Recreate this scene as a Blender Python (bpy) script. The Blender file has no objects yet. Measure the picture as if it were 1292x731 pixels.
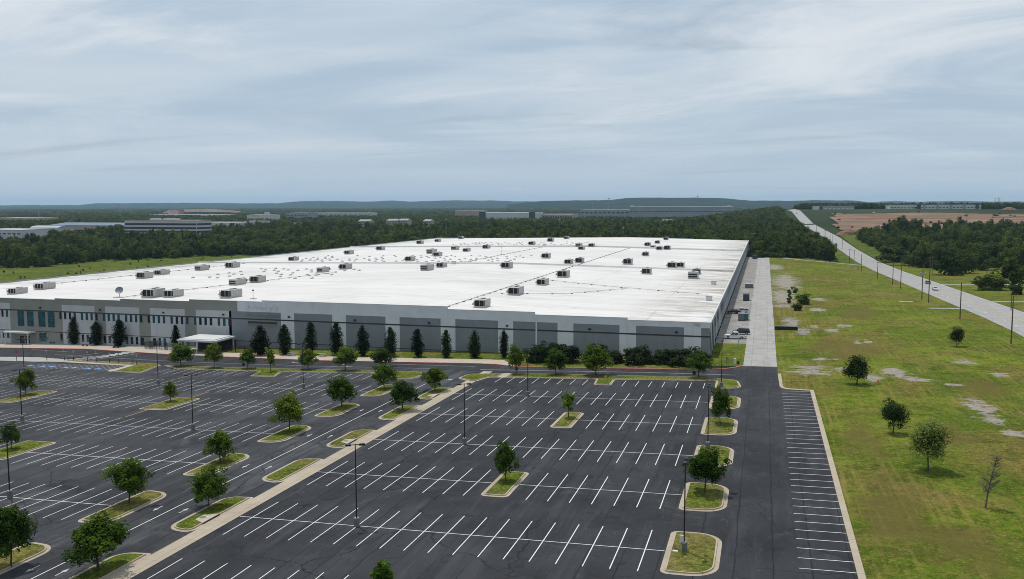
import bpy, bmesh, math, random
import numpy as np
from mathutils import Vector

# ------------------------------------------------------------------ camera, sky, sun, exposure
SC = bpy.context.scene
COL = SC.collection
FPX, PITCH, ROLL, YAW, CAMH = 1110.2, .0932, -.0018, .2819, 34.12
PCX, PCY, PW = 643.0, 362.5, 1292.0

def cam_axes():
    f = np.array([-math.sin(YAW), math.cos(YAW), 0.]); r = np.array([math.cos(YAW), math.sin(YAW), 0.]); u = np.array([0, 0, 1.])
    f2 = f*math.cos(PITCH) - u*math.sin(PITCH); u2 = u*math.cos(PITCH) + f*math.sin(PITCH)
    return r*math.cos(ROLL) + u2*math.sin(ROLL), u2*math.cos(ROLL) - r*math.sin(ROLL), f2
AXR, AXU, AXF = cam_axes()
cam = bpy.data.cameras.new('camera'); camo = bpy.data.objects.new('camera', cam); COL.objects.link(camo)
cam.sensor_fit = 'HORIZONTAL'; cam.sensor_width = 36.0; cam.lens = 36.0*FPX/PW
cam.shift_x = 3.0/PW; cam.shift_y = -3.0/PW
cam.clip_start = 1.0; cam.clip_end = 60000.0
from mathutils import Matrix
camo.matrix_world = Matrix(((AXR[0], AXU[0], -AXF[0], 0), (AXR[1], AXU[1], -AXF[1], 0), (AXR[2], AXU[2], -AXF[2], CAMH), (0, 0, 0, 1)))
SC.camera = camo

SUNV = Vector((-2.3, 1.8, 9.5)).normalized()
sun = bpy.data.lights.new('sun', 'SUN'); sun.energy = 3.7; sun.angle = math.radians(0.9); sun.color = (1.0, .965, .90)
suno = bpy.data.objects.new('sun', sun); COL.objects.link(suno)
suno.rotation_euler = SUNV.to_track_quat('Z', 'Y').to_euler(); suno.location = (0, 0, 300)

SC.view_settings.view_transform = 'Standard'; SC.view_settings.look = 'None'
SC.view_settings.exposure = -0.38; SC.view_settings.gamma = 1.0; SC.view_settings.use_curve_mapping = False

world = bpy.data.worlds.new('World'); SC.world = world; world.use_nodes = True
def build_world():
    nt = world.node_tree; N = nt.nodes; L = nt.links; N.clear()
    out = N.new('ShaderNodeOutputWorld'); bg = N.new('ShaderNodeBackground'); bg.inputs['Strength'].default_value = .1
    sky = N.new('ShaderNodeTexSky'); sky.sky_type = 'NISHITA'; sky.sun_disc = False
    sky.sun_elevation = math.asin(SUNV.z); sky.sun_rotation = math.atan2(SUNV.x, SUNV.y)
    sky.air_density = 1.0; sky.dust_density = 2.0; sky.ozone_density = 1.5
    tc = N.new('ShaderNodeTexCoord'); sep = N.new('ShaderNodeSeparateXYZ'); L.new(tc.outputs['Generated'], sep.inputs[0])
    zc = N.new('ShaderNodeMath'); zc.operation = 'MAXIMUM'; zc.inputs[1].default_value = 0.0; L.new(sep.outputs[2], zc.inputs[0])
    za = N.new('ShaderNodeMath'); za.operation = 'ADD'; za.inputs[1].default_value = .10; L.new(zc.outputs[0], za.inputs[0])
    dx = N.new('ShaderNodeMath'); dx.operation = 'DIVIDE'; L.new(sep.outputs[0], dx.inputs[0]); L.new(za.outputs[0], dx.inputs[1])
    dy = N.new('ShaderNodeMath'); dy.operation = 'DIVIDE'; L.new(sep.outputs[1], dy.inputs[0]); L.new(za.outputs[0], dy.inputs[1])
    cmb = N.new('ShaderNodeCombineXYZ'); L.new(dx.outputs[0], cmb.inputs[0]); L.new(dy.outputs[0], cmb.inputs[1])
    def noise(scale, detail, rough, dist, rot, sx, sy, off):
        mp = N.new('ShaderNodeMapping'); mp.inputs['Rotation'].default_value = (0, 0, rot); mp.inputs['Scale'].default_value = (sx, sy, 1); mp.inputs['Location'].default_value = (off, off*.7, 0)
        L.new(cmb.outputs[0], mp.inputs['Vector'])
        n = N.new('ShaderNodeTexNoise'); n.inputs['Scale'].default_value = scale; n.inputs['Detail'].default_value = detail
        n.inputs['Roughness'].default_value = rough; n.inputs['Distortion'].default_value = dist; L.new(mp.outputs[0], n.inputs['Vector']); return n.outputs['Fac']
    def ramp(inp, a, b, v0=0., v1=1.):
        m = N.new('ShaderNodeMapRange'); m.interpolation_type = 'SMOOTHSTEP'
        for i, v in zip((1, 2, 3, 4), (a, b, v0, v1)): m.inputs[i].default_value = v
        L.new(inp, m.inputs[0]); return m.outputs[0]
    def mix(fac, a, b, bt='MIX'):
        m = N.new('ShaderNodeMix'); m.data_type = 'RGBA'; m.blend_type = bt
        if isinstance(fac, float): m.inputs[0].default_value = fac
        else: L.new(fac, m.inputs[0])
        for k, v in ((6, a), (7, b)):
            if isinstance(v, tuple): m.inputs[k].default_value = v+(1,)
            else: L.new(v, m.inputs[k])
        return m.outputs[2]
    # veil of cirrostratus: soft sheets, then brighter streaks, then rare blue gaps
    sheet = ramp(noise(.38, 7, .52, .7, .35, .9, 1.35, 3.1), .36, .64)
    streak = ramp(noise(.55, 11, .60, 1.1, .30, .7, 1.25, 11.4), .42, .72)
    gap = ramp(noise(.5, 7, .6, 1.2, .2, .45, 1.6, 27.7), .56, .68)
    c = mix(sheet, (5.7, 7.3, 9.0), (8.1, 9.2, 10.3))
    c = mix(streak, c, (10.3, 10.9, 11.4))
    thick = N.new('ShaderNodeMath'); thick.operation = 'MULTIPLY'; thick.inputs[1].default_value = .45; L.new(gap, thick.inputs[0])
    c = mix(thick.outputs[0], c, sky.outputs[0])
    c = mix(.12, c, sky.outputs[0])
    hz = ramp(zc.outputs[0], 0.0, .13, .9, 0.0)
    c = mix(hz, c, (6.2, 7.6, 9.0))
    L.new(c, bg.inputs['Color']); L.new(bg.outputs[0], out.inputs[0])
build_world()

# ------------------------------------------------------------------ ground shape and pixel-to-place helpers
SX, SY = .0259, -.0123
YF = 217.4                                   # front wall of the warehouse
EK = np.array([217.4, 264, 300, 365, 467, 584, 700, 860, 1030, 1350, 1800, 2100, 2600, 3600])
EV = np.array([-.964, -.3, -.7, -2.2, -4.3, -6.9, -8.2, -6.9, -2.4, 5.6, 22.4, 24., 10., -4.])
def hgt(x, y):
    x = np.asarray(x, float); y = np.asarray(y, float)
    near = SX*np.clip(x, -330, 110) + SY*np.minimum(y, YF)
    W = SX*np.clip(x, -330, 4) + SY*YF
    k = np.clip((y-760)/350, 0, 1); W = W*(1-k) + (-5.5)*k
    E = np.interp(y, EK, EV) + SX*(np.clip(x, 66, 110)-66)
    x0 = np.interp(y, [700, 1300], [4., -160.]); u = np.clip((x-x0)/(66-x0), 0, 1)
    far = W*(1-u) + E*u
    return np.where(y <= YF, near, far)
def H(x, y): return float(hgt(x, y))
def PL(x, y): return SX*x + SY*y
def ray(px, py):
    return AXF + (px-PCX)/FPX*AXR - (py-PCY)/FPX*AXU
def G(px, py):                               # point of the ground seen at a pixel of the photograph
    d = ray(px, py); t = CAMH/max(-d[2], 1e-4); last = t
    for i in range(60):
        z = H(d[0]*t, d[1]*t); t = t + .7*((CAMH - z)/max(-d[2], 1e-4) - t)
    p = d*t; return np.array([p[0], p[1], H(p[0], p[1])])
def at_depth(px, d):                         # place at a given distance in the direction of a pixel column
    r = ray(px, 259.0); p = r*d; return p[0], p[1]
def on_wall(px, py):
    d = ray(px, py); t = YF/d[1]; return d[0]*t, CAMH + d[2]*t
def zz(ox, oy, a, b, s=.17028): return ox + a*s, oy + b*s
def GZ(ox, oy, a, b, s=.17028): return G(*zz(ox, oy, a, b, s))

# ------------------------------------------------------------------ materials
MATS = {}
def newmat(name):
    m = bpy.data.materials.new(name); m.use_nodes = True; MATS[name] = m
    return m, m.node_tree.nodes, m.node_tree.links, m.node_tree.nodes['Principled BSDF']
class NB:
    def __init__(s, name):
        s.m, s.N, s.L, s.b = newmat(name)
        g = s.N.new('ShaderNodeNewGeometry'); s.pos = g.outputs['Position']
    def coord(s, scale=(1, 1, 1), rot=0., obj=False):
        mp = s.N.new('ShaderNodeMapping'); mp.inputs['Scale'].default_value = scale; mp.inputs['Rotation'].default_value = (0, 0, rot)
        if obj: s.L.new(s.N.new('ShaderNodeTexCoord').outputs['Object'], mp.inputs['Vector'])
        else: s.L.new(s.pos, mp.inputs['Vector'])
        return mp.outputs[0]
    def noise(s, scale, detail=5., rough=.55, dist=0., stretch=(1, 1, 1), rot=0., obj=False):
        n = s.N.new('ShaderNodeTexNoise'); n.inputs['Scale'].default_value = scale; n.inputs['Detail'].default_value = detail
        n.inputs['Roughness'].default_value = rough; n.inputs['Distortion'].default_value = dist
        s.L.new(s.coord(stretch, rot, obj), n.inputs['Vector']); return n.outputs['Fac']
    def ramp(s, inp, a, b, v0=0., v1=1., smooth=True):
        m = s.N.new('ShaderNodeMapRange'); m.interpolation_type = 'SMOOTHSTEP' if smooth else 'LINEAR'
        for i, v in zip((1, 2, 3, 4), (a, b, v0, v1)): m.inputs[i].default_value = v
        s.L.new(inp, m.inputs[0]); return m.outputs[0]
    def math(s, op, a, b=None):
        m = s.N.new('ShaderNodeMath'); m.operation = op
        for i, v in enumerate((a, b)):
            if v is None: continue
            if isinstance(v, (int, float)): m.inputs[i].default_value = v
            else: s.L.new(v, m.inputs[i])
        return m.outputs[0]
    def mix(s, fac, a, b, bt='MIX'):
        m = s.N.new('ShaderNodeMix'); m.data_type = 'RGBA'; m.blend_type = bt
        if isinstance(fac, (int, float)): m.inputs[0].default_value = fac
        else: s.L.new(fac, m.inputs[0])
        for k, v in ((6, a), (7, b)):
            if isinstance(v, tuple): m.inputs[k].default_value = v+(1,)
            else: s.L.new(v, m.inputs[k])
        return m.outputs[2]
    def xyz(s):
        q = s.N.new('ShaderNodeSeparateXYZ'); s.L.new(s.pos, q.inputs[0]); return q.outputs
    def attr(s, name):
        a = s.N.new('ShaderNodeAttribute'); a.attribute_name = name; return a.outputs['Fac']
    def bump(s, h, strength, dist):
        b = s.N.new('ShaderNodeBump'); b.inputs['Strength'].default_value = strength; b.inputs['Distance'].default_value = dist
        s.L.new(h, b.inputs['Height']); s.L.new(b.outputs[0], s.b.inputs['Normal'])
    def done(s, col, rough=.8, spec=.3, metal=0.):
        if isinstance(col, tuple): s.b.inputs['Base Color'].default_value = col+(1,)
        else: s.L.new(col, s.b.inputs['Base Color'])
        if isinstance(rough, (int, float)): s.b.inputs['Roughness'].default_value = rough
        else: s.L.new(rough, s.b.inputs['Roughness'])
        s.b.inputs['Specular IOR Level'].default_value = spec; s.b.inputs['Metallic'].default_value = metal
        return s.m
def simple(name, col, rough=.7, spec=.3, metal=0., var=.25, scale=1.5):
    n = NB(name); d = tuple(c*(1-var) for c in col); u = tuple(min(1, c*(1+var*.6)) for c in col)
    f = n.ramp(n.noise(scale, 5), .3, .7)
    f2 = n.ramp(n.noise(scale*9, 3), .3, .75)
    return n.done(n.mix(n.math('MULTIPLY', n.math('ADD', f, f2), .5), d, u), rough, spec, metal)
def asphalt(name, base, light, wear, seam_off):
    n = NB(name)
    c = n.mix(n.ramp(n.noise(.045, 8, .65), .38, .62), base, light)
    c = n.mix(n.math('MULTIPLY', n.ramp(n.noise(.35, 7, .68, .4, (1, .12, 1)), .48, .66), wear), c, tuple(v*1.9 for v in light))
    c = n.mix(n.math('MULTIPLY', n.ramp(n.noise(.13, 9, .72, 1.2), .55, .68), wear*.7), c, (.105, .10, .095))
    c = n.mix(n.math('MULTIPLY', n.ramp(n.noise(.42, 3, .6, .5), .60, .70), .55), c, (.010, .010, .011))   # oil drips
    # tyre scuffs and dusty specks
    c = n.mix(n.math('MULTIPLY', n.ramp(n.noise(1.1, 8, .72, 2.5, (1, .35, 1)), .58, .70), .35), c, (.15, .145, .14))
    c = n.mix(n.ramp(n.noise(9, 3), .3, .7, .0, .22), c, (.012, .012, .014))
    # paving joints sealed with tar, and wandering cracks
    x, y, z = n.xyz()
    wob = n.math('MULTIPLY', n.noise(.35, 4), .55)
    fx = n.math('ABSOLUTE', n.math('SUBTRACT', n.math('FRACT', n.math('DIVIDE', n.math('ADD', n.math('ADD', x, seam_off), wob), 3.65)), .5))
    seam = n.math('MULTIPLY', n.ramp(fx, .008, .030, 1., 0.), n.ramp(n.noise(.045, 3, .5, 0., (1., .35, 1)), .36, .50))
    c = n.mix(n.math('MULTIPLY', seam, .85), c, (.008, .008, .009))
    vo = n.N.new('ShaderNodeTexVoronoi'); vo.feature = 'DISTANCE_TO_EDGE'; vo.inputs['Scale'].default_value = .055
    wv = n.N.new('ShaderNodeTexNoise'); wv.inputs['Scale'].default_value = .28; wv.inputs['Detail'].default_value = 6
    n.L.new(n.pos, wv.inputs['Vector'])
    va = n.N.new('ShaderNodeVectorMath'); va.operation = 'MULTIPLY_ADD'; va.inputs[1].default_value = (5, 5, 0); n.L.new(wv.outputs['Color'], va.inputs[0]); n.L.new(n.pos, va.inputs[2])
    n.L.new(va.outputs[0], vo.inputs['Vector'])
    ck = n.math('MULTIPLY', n.ramp(vo.outputs['Distance'], .002, .008, 1., 0.), n.ramp(n.noise(.03, 2), .42, .54))
    c = n.mix(n.math('MULTIPLY', ck, .85), c, (.008, .008, .009))
    n.bump(n.noise(14, 4), .25, .02)
    return n.done(c, n.ramp(n.noise(.2, 4), .3, .7, .78, .92), .22)
asphalt('asphalt_east', (.020, .0207, .0238), (.034, .035, .039), .42, 0.)
asphalt('asphalt_west', (.025, .026, .030), (.046, .047, .052), .65, 1.7)
asphalt('asphalt_lane', (.027, .028, .032), (.052, .053, .058), .65, 2.9)
asphalt('asphalt_drive', (.019, .020, .023), (.034, .035, .039), .45, .8)

def concrete(name, a, b, joint, stain, jw=.006):
    n = NB(name)
    c = n.mix(n.ramp(n.noise(.25, 6, .65), .3, .7), a, b)
    c = n.mix(n.math('MULTIPLY', n.ramp(n.noise(.8, 7, .7, .5, (1, .15, 1)), .52, .8), stain), c, tuple(v*.45 for v in a))
    c = n.mix(n.ramp(n.noise(6, 4), .35, .7, 0., .2), c, tuple(v*.6 for v in a))
    if joint:
        x, y, z = n.xyz()
        for k, ax in enumerate((x, y)):
            f = n.math('ABSOLUTE', n.math('SUBTRACT', n.math('FRACT', n.math('DIVIDE', n.math('ADD', ax, .37), joint[k])), .5))
            c = n.mix(n.math('MULTIPLY', n.ramp(f, jw, jw*2.4, 1., 0.), .55), c, tuple(v*.35 for v in a))
    n.bump(n.noise(8, 4), .2, .02)
    return n.done(c, .88, .2)
concrete('kerb_concrete', (.36, .30, .225), (.43, .365, .285), (3.05, 3.05), .25)
concrete('walk_concrete', (.40, .345, .275), (.47, .41, .335), (1.83, 1.83), .25, .012)
concrete('plaza_concrete', (.34, .33, .31), (.42, .41, .39), (2.4, 2.4), .3, .01)
concrete('road_concrete', (.30, .288, .272), (.40, .385, .365), (3.7, 4.6), .7)
concrete('apron_concrete', (.20, .185, .17), (.34, .32, .295), (3.7, 4.6), .75)
concrete('highway_concrete', (.29, .28, .27), (.36, .348, .333), (4.1, 4.6), .5, .004)
simple('red_kerb', (.50, .17, .14), .8, .2, 0, .3, .8)
n = NB('stall_paint')
c = n.mix(n.ramp(n.noise(3.0, 7, .75), .54, .70), (.62, .63, .64), (.20, .20, .21)); MATS['stall_paint'] = n.done(c, .7, .25)
n = NB('worn_paint')
c = n.mix(n.ramp(n.noise(2.2, 7, .75), .52, .68), (.46, .46, .47), (.10, .102, .107)); MATS['worn_paint'] = n.done(c, .75, .25)
simple('yellow_paint', (.46, .31, .10), .75, .25, 0, .35, 2.)
simple('blue_paint', (.07, .22, .52), .7, .25, 0, .35, 2.)

def grass(name, a, b, dry, dryness, dirtcol=None, mow=0., fine=1.):
    n = NB(name)
    c = n.mix(n.ramp(n.noise(.04, 7, .64, .8), .42, .58), a, b)
    c = n.mix(n.math('MULTIPLY', n.ramp(n.noise(.03, 8, .7, .8, (1.1, .8, 1)), .44, .60), dryness), c, dry)
    c = n.mix(n.math('MULTIPLY', n.ramp(n.noise(.5, 7, .7, .6), .5, .75), dryness*.75), c, tuple(v*1.15 for v in dry))
    c = n.mix(n.ramp(n.noise(.22*fine, 7, .7, .5), .47, .62, 0., .6), c, tuple(v*.42 for v in a))
    c = n.mix(n.ramp(n.noise(1.1*fine, 6, .7), .46, .60, 0., .48), c, tuple(v*.32 for v in a))
    c = n.mix(n.ramp(n.noise(4.5*fine, 4, .7), .45, .62, 0., .5), c, tuple(v*.30 for v in a))
    c = n.mix(n.ramp(n.noise(2.1*fine, 6, .75), .53, .63, 0., .55), c, tuple(v*1.7 for v in dry))
    if mow:
        x, y, z = n.xyz()
        st_ = n.ramp(n.noise(1.0, 5, .6, .15, (1.5, .045, 1)), .46, .70)
        c = n.mix(n.math('MULTIPLY', st_, n.ramp(n.noise(.05, 5, .6), .40, .58, .08, mow)), c, tuple(v*1.35 for v in dry))
        st_ = n.ramp(n.noise(.6, 6, .65, .3, (.16, 1., 1)), .48, .70)
        c = n.mix(n.math('MULTIPLY', st_, n.ramp(n.noise(.035, 4, .6), .42, .6, 0., .55)), c, tuple(v*.5 for v in a))
    if dirtcol:
        dd = n.math('ADD', n.attr('dry'), n.math('MULTIPLY', n.math('SUBTRACT', n.noise(.12, 8, .72, .6), .5), 2.2))
        c = n.mix(n.math('MULTIPLY', n.ramp(dd, .35, .85), n.ramp(n.noise(1.6, 5, .7), .35, .62, .45, .95)), c, (.125, .098, .032))
        d = n.math('ADD', n.attr('bare'), n.math('MULTIPLY', n.math('SUBTRACT', n.noise(.34, 9, .72, 1.2, (.5, 1., 1)), .5), 3.0))
        dc = n.mix(n.ramp(n.noise(1.2, 6, .7), .35, .7), dirtcol, tuple(v*.55 for v in dirtcol))
        c = n.mix(n.ramp(d, .52, .72), c, dc)
    n.bump(n.noise(3.*fine, 6, .75), .8, .25)
    return n.done(c, .95, .03)
grass('lawn_grass', (.090, .146, .012), (.160, .212, .018), (.190, .148, .044), .95, (.34, .305, .26), .6)
grass('island_grass', (.088, .135, .012), (.140, .182, .018), (.22, .175, .065), .9)
grass('meadow_grass', (.065, .112, .013), (.110, .160, .020), (.15, .14, .036), .7, None, 0., .4)
grass('field_grass', (.050, .075, .018), (.09, .12, .03), (.13, .12, .05), .5, None, 0., .3)
n = NB('country_ground')       # mown verges, woodland floor and far farmland
c = n.mix(n.ramp(n.noise(.0016, 7, .6), .42, .62), (.016, .027, .009), (.034, .050, .014))
c = n.mix(n.ramp(n.noise(.012, 6, .65), .45, .7, 0., .5), c, (.020, .030, .010))
MATS['country_ground'] = n.done(c, .95, .1)
n = NB('graded_earth')
c = n.mix(n.ramp(n.noise(.012, 7, .65, 1., (.45, 1.4, 1)), .38, .62), (.150, .088, .058), (.225, .150, .102))
c = n.mix(n.ramp(n.noise(.022, 7, .7, .5, (.4, 2., 1)), .52, .62), c, (.165, .066, .038))
c = n.mix(n.ramp(n.noise(.016, 8, .7, .8, (.5, 1.6, 1)), .55, .60), c, (.065, .070, .024))
c = n.mix(n.ramp(n.noise(.03, 8, .7, .5, (.3, 2.4, 1)), .56, .62), c, (.30, .26, .21))
MATS['graded_earth'] = n.done(c, .95, .1)
n = NB('hill_woods')
c = n.mix(n.ramp(n.noise(.004, 7, .7), .4, .65), (.010, .020, .010), (.026, .040, .018)); MATS['hill_woods'] = n.done(c, .95, .0)

# building materials
def wallmat(name, a, streak=.25):
    n = NB(name)
    c = n.mix(n.ramp(n.noise(.3, 5, .6), .3, .7), a, tuple(v*.90 for v in a))
    c = n.mix(n.math('MULTIPLY', n.ramp(n.noise(.9, 7, .7, .3, (1, 1, .10)), .5, .85), streak), c, tuple(v*.5 for v in a))
    n.bump(n.noise(12, 4), .15, .01)
    return n.done(c, .85, .2)
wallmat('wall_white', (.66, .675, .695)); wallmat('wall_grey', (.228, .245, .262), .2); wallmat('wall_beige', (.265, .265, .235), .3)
wallmat('wall_light', (.50, .51, .51), .45); wallmat('wall_trim', (.055, .062, .060), .2)
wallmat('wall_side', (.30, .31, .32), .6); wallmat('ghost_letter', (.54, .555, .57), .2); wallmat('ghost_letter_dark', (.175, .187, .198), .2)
wallmat('sign_bar', (.20, .195, .175), .2)
n = NB('roof_membrane')
x, y, z = n.xyz()
c = n.mix(n.ramp(n.noise(.02, 7, .62, .5), .38, .68), (.675, .65, .62), (.60, .578, .552))
c = n.mix(n.ramp(n.noise(.10, 8, .72, .4, (.22, 1.6, 1)), .46, .68, 0., .55), c, (.46, .45, .43))
f = n.math('ABSOLUTE', n.math('SUBTRACT', n.math('FRACT', n.math('DIVIDE', y, 3.05)), .5))
c = n.mix(n.math('MULTIPLY', n.ramp(f, .012, .03, 1., 0.), .18), c, (.45, .44, .43))
f = n.math('ABSOLUTE', n.math('SUBTRACT', n.math('FRACT', n.math('DIVIDE', n.math('ADD', x, 12.), 31.7)), .5))
c = n.mix(n.math('MULTIPLY', n.ramp(f, .003, .008, 1., 0.), n.ramp(n.noise(.06, 3), .42, .6, .05, .55)), c, (.38, .36, .33))
c = n.mix(n.ramp(n.noise(.055, 7, .68, .6, (.7, 1.2, 1)), .56, .64, 0., .30), c, (.40, .385, .36))
c = n.mix(n.ramp(n.noise(.25, 6, .7, .4, (.12, 2.2, 1)), .52, .62, 0., .25), c, (.42, .41, .39))
edge = n.ramp(x, -38., -13., 0., 1., False)      # silt washed down to the eaves
st = n.math('MULTIPLY', edge, n.ramp(n.noise(.16, 8, .72, .8, (.35, 1.1, 1)), .40, .62))
c = n.mix(n.math('MULTIPLY', st, .85), c, (.22, .175, .13))
wst = n.math('MULTIPLY', n.ramp(x, -252., -276., 0., 1., False), n.ramp(n.noise(.12, 7, .7, .5, (.4, .6, 1)), .40, .66))
c = n.mix(n.math('MULTIPLY', wst, .85), c, (.24, .23, .215))
MATS['roof_membrane'] = n.done(c, .7, .25)
simple('flashing', (.55, .55, .545), .5, .4, 0, .15)
simple('dark_opening', (.018, .019, .021), .6, .3); simple('dock_dark', (.032, .034, .037), .8, .1, 0, .4, .8)
simple('unit_housing', (.40, .385, .355), .55, .4, 0, .18, .8); simple('unit_white', (.60, .60, .59), .5, .4, 0, .15)
simple('galvanised', (.42, .43, .44), .45, .5, .6, .2, 2.)
n = NB('window_glass'); MATS['window_glass'] = n.done(n.mix(n.ramp(n.noise(.8, 3), .35, .7), (.010, .060, .075), (.020, .105, .125)), .12, .6)
n = NB('dark_glass'); MATS['dark_glass'] = n.done((.012, .016, .024), .08, .6)
simple('window_frame', (.10, .105, .105), .5, .4)
simple('black_paint', (.012, .012, .013), .45, .4, 0, .2); simple('pole_base', (.17, .165, .155), .9, .2, 0, .3, 3.)
simple('lamp_glass', (.45, .45, .43), .3, .5); simple('sign_white', (.7, .7, .7), .5, .4, 0, .1); simple('sign_red', (.5, .03, .03), .5, .4)
simple('sign_blue', (.03, .12, .45), .5, .4); simple('steel_grey', (.20, .21, .22), .5, .5, .3)
simple('weathered_wood', (.13, .105, .08), .9, .2, 0, .4, 3.); simple('insulator', (.32, .33, .34), .4, .5)
simple('tyre', (.012, .012, .012), .85, .2); simple('rim', (.4, .4, .41), .35, .5, .7)
simple('paint_white_car', (.72, .73, .74), .25, .5, 0, .05); simple('paint_black_car', (.02, .022, .028), .22, .5, 0, .1); simple('paint_silver_car', (.40, .41, .42), .3, .5, .4, .05)
simple('head_lamp', (.7, .7, .68), .2, .5); simple('tail_lamp', (.35, .02, .02), .25, .5)
simple('teal_steel', (.03, .17, .17), .5, .4, 0, .3); simple('grey_steel', (.16, .18, .19), .55, .4, 0, .3); simple('dark_blue_steel', (.05, .065, .085), .5, .4, 0, .3)
simple('hydrant_yellow', (.60, .33, .03), .5, .4); simple('hydrant_red', (.5, .06, .04), .5, .4)
simple('far_white', (.55, .55, .55), .7, .2, 0, .08, .05); simple('far_tan', (.42, .34, .27), .8, .2, 0, .15, .05); simple('far_grey', (.30, .32, .34), .8, .2, 0, .15, .05)
simple('far_dark', (.035, .042, .055), .4, .4, 0, .15, .05); simple('far_blue_roof', (.13, .18, .26), .6, .3, 0, .12, .05); simple('far_pink', (.42, .26, .23), .8, .2, 0, .15, .05)
simple('far_navy', (.05, .06, .08), .6, .3, 0, .15, .05); simple('rock', (.30, .285, .26), .9, .2, 0, .35, .8); simple('mulch', (.05, .037, .026), .95, .1, 0, .4, 2.)
simple('bark', (.075, .060, .047), .95, .1, 0, .4, 4.)
simple('dead_wood', (.13, .115, .10), .95, .1, 0, .3, 4.)

def leafmat(name, a, b, trans=.35):
    n = NB(name)
    oi = n.N.new('ShaderNodeObjectInfo')
    c = n.mix(n.attr('tint'), a, b)
    c = n.mix(n.ramp(n.noise(.9, 3, obj=True), .35, .7, 0., .5), c, tuple(v*.6 for v in a))
    hs = n.N.new('ShaderNodeHueSaturation'); n.L.new(c, hs.inputs['Color'])
    n.L.new(n.ramp(oi.outputs['Random'], 0, 1, .52, 1.36, False), hs.inputs['Value']); n.L.new(n.ramp(oi.outputs['Random'], 0, 1, .525, .478, False), hs.inputs['Hue'])
    n.done(hs.outputs[0], .65, .06)
    tr = n.N.new('ShaderNodeBsdfTranslucent'); n.L.new(hs.outputs[0], tr.inputs['Color'])
    ms = n.N.new('ShaderNodeMixShader'); ms.inputs[0].default_value = trans
    n.L.new(n.b.outputs[0], ms.inputs[1]); n.L.new(tr.outputs[0], ms.inputs[2])
    n.L.new(ms.outputs[0], n.N['Material Output'].inputs['Surface'])
    return n.m
leafmat('leaf_lot', (.038, .078, .009), (.190, .280, .026), .5); leafmat('leaf_young', (.055, .120, .010), (.20, .32, .028), .5)
leafmat('leaf_column', (.010, .020, .007), (.030, .050, .014), .2); leafmat('leaf_shrub', (.010, .023, .006), (.042, .068, .014), .25)
leafmat('leaf_dark', (.011, .025, .007), (.042, .072, .015), .25); leafmat('leaf_pale', (.13, .18, .030), (.55, .60, .17), .5)
leafmat('leaf_forest', (.019, .037, .008), (.155, .205, .034), .36); leafmat('leaf_edge', (.045, .080, .014), (.15, .205, .045), .35)

# ------------------------------------------------------------------ mesh helpers
class MB:
    def __init__(s): s.v = []; s.f = []; s.mi = []; s.mats = []
    def m(s, name):
        if name not in s.mats: s.mats.append(name)
        return s.mats.index(name)
    def add(s, vs, fs, mat):
        o = len(s.v); k = s.m(mat); s.v += [tuple(map(float, p)) for p in vs]
        for f in fs: s.f.append(tuple(i+o for i in f)); s.mi.append(k)
        return s
    def box(s, x0, x1, y0, y1, z0, z1, mat, taper=0.):
        t = taper; a = (x1-x0)*t/2; b = (y1-y0)*t/2
        vs = [(x0, y0, z0), (x1, y0, z0), (x1, y1, z0), (x0, y1, z0), (x0+a, y0+b, z1), (x1-a, y0+b, z1), (x1-a, y1-b, z1), (x0+a, y1-b, z1)]
        return s.add(vs, [(0, 3, 2, 1), (4, 5, 6, 7), (0, 1, 5, 4), (1, 2, 6, 5), (2, 3, 7, 6), (3, 0, 4, 7)], mat)
    def hexa(s, vs, mat): return s.add(vs, [(0, 3, 2, 1), (4, 5, 6, 7), (0, 1, 5, 4), (1, 2, 6, 5), (2, 3, 7, 6), (3, 0, 4, 7)], mat)
    def tube(s, pts, rs, mat, n=8, caps=True):
        pts = [np.array(p, float) for p in pts]; vs = []
        if isinstance(rs, (int, float)): rs = [rs]*len(pts)
        for i, p in enumerate(pts):
            d = pts[min(i+1, len(pts)-1)] - pts[max(i-1, 0)]; d = d/max(np.linalg.norm(d), 1e-9)
            a = np.array([0, 0, 1.]) if abs(d[2]) < .9 else np.array([1., 0, 0]); u = np.cross(a, d); u /= np.linalg.norm(u); w = np.cross(d, u)
            for k in range(n):
                t = 2*math.pi*k/n; vs.append(p + rs[i]*(math.cos(t)*u + math.sin(t)*w))
        fs = []
        for i in range(len(pts)-1):
            for k in range(n): fs.append((i*n+k, i*n+(k+1) % n, (i+1)*n+(k+1) % n, (i+1)*n+k))
        if caps: fs.append(tuple(range(n))[::-1]); fs.append(tuple((len(pts)-1)*n+k for k in range(n)))
        return s.add(vs, fs, mat)
    def prism(s, poly, lo, hi, mat, base=None):
        base = base or PL
        n = len(poly); vs = [(x, y, base(x, y)+lo) for x, y in poly] + [(x, y, base(x, y)+hi) for x, y in poly]
        fs = [tuple(range(n, 2*n))] + [(k, (k+1) % n, n+(k+1) % n, n+k) for k in range(n)]
        return s.add(vs, fs, mat)
    def ring(s, outer, inner, lo, hi, mat, base=None):
        base = base or PL; n = len(outer)
        vs = []
        for poly, dz in ((outer, lo), (outer, hi), (inner, hi), (inner, lo)): vs += [(x, y, base(x, y)+dz) for x, y in poly]
        fs = []
        for r in range(3):
            for k in range(n): fs.append((r*n+k, r*n+(k+1) % n, (r+1)*n+(k+1) % n, (r+1)*n+k))
        return s.add(vs, fs, mat)
    def mesh(s, name):
        me = bpy.data.meshes.new(name); me.from_pydata(s.v, [], s.f)
        for k in s.mats: me.materials.append(MATS[k])
        me.polygons.foreach_set('material_index', s.mi); me.update(); return me
    def build(s, name, parent=None, loc=None, **tags):
        return put(name, s.mesh(name), parent, loc, **tags)
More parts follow.
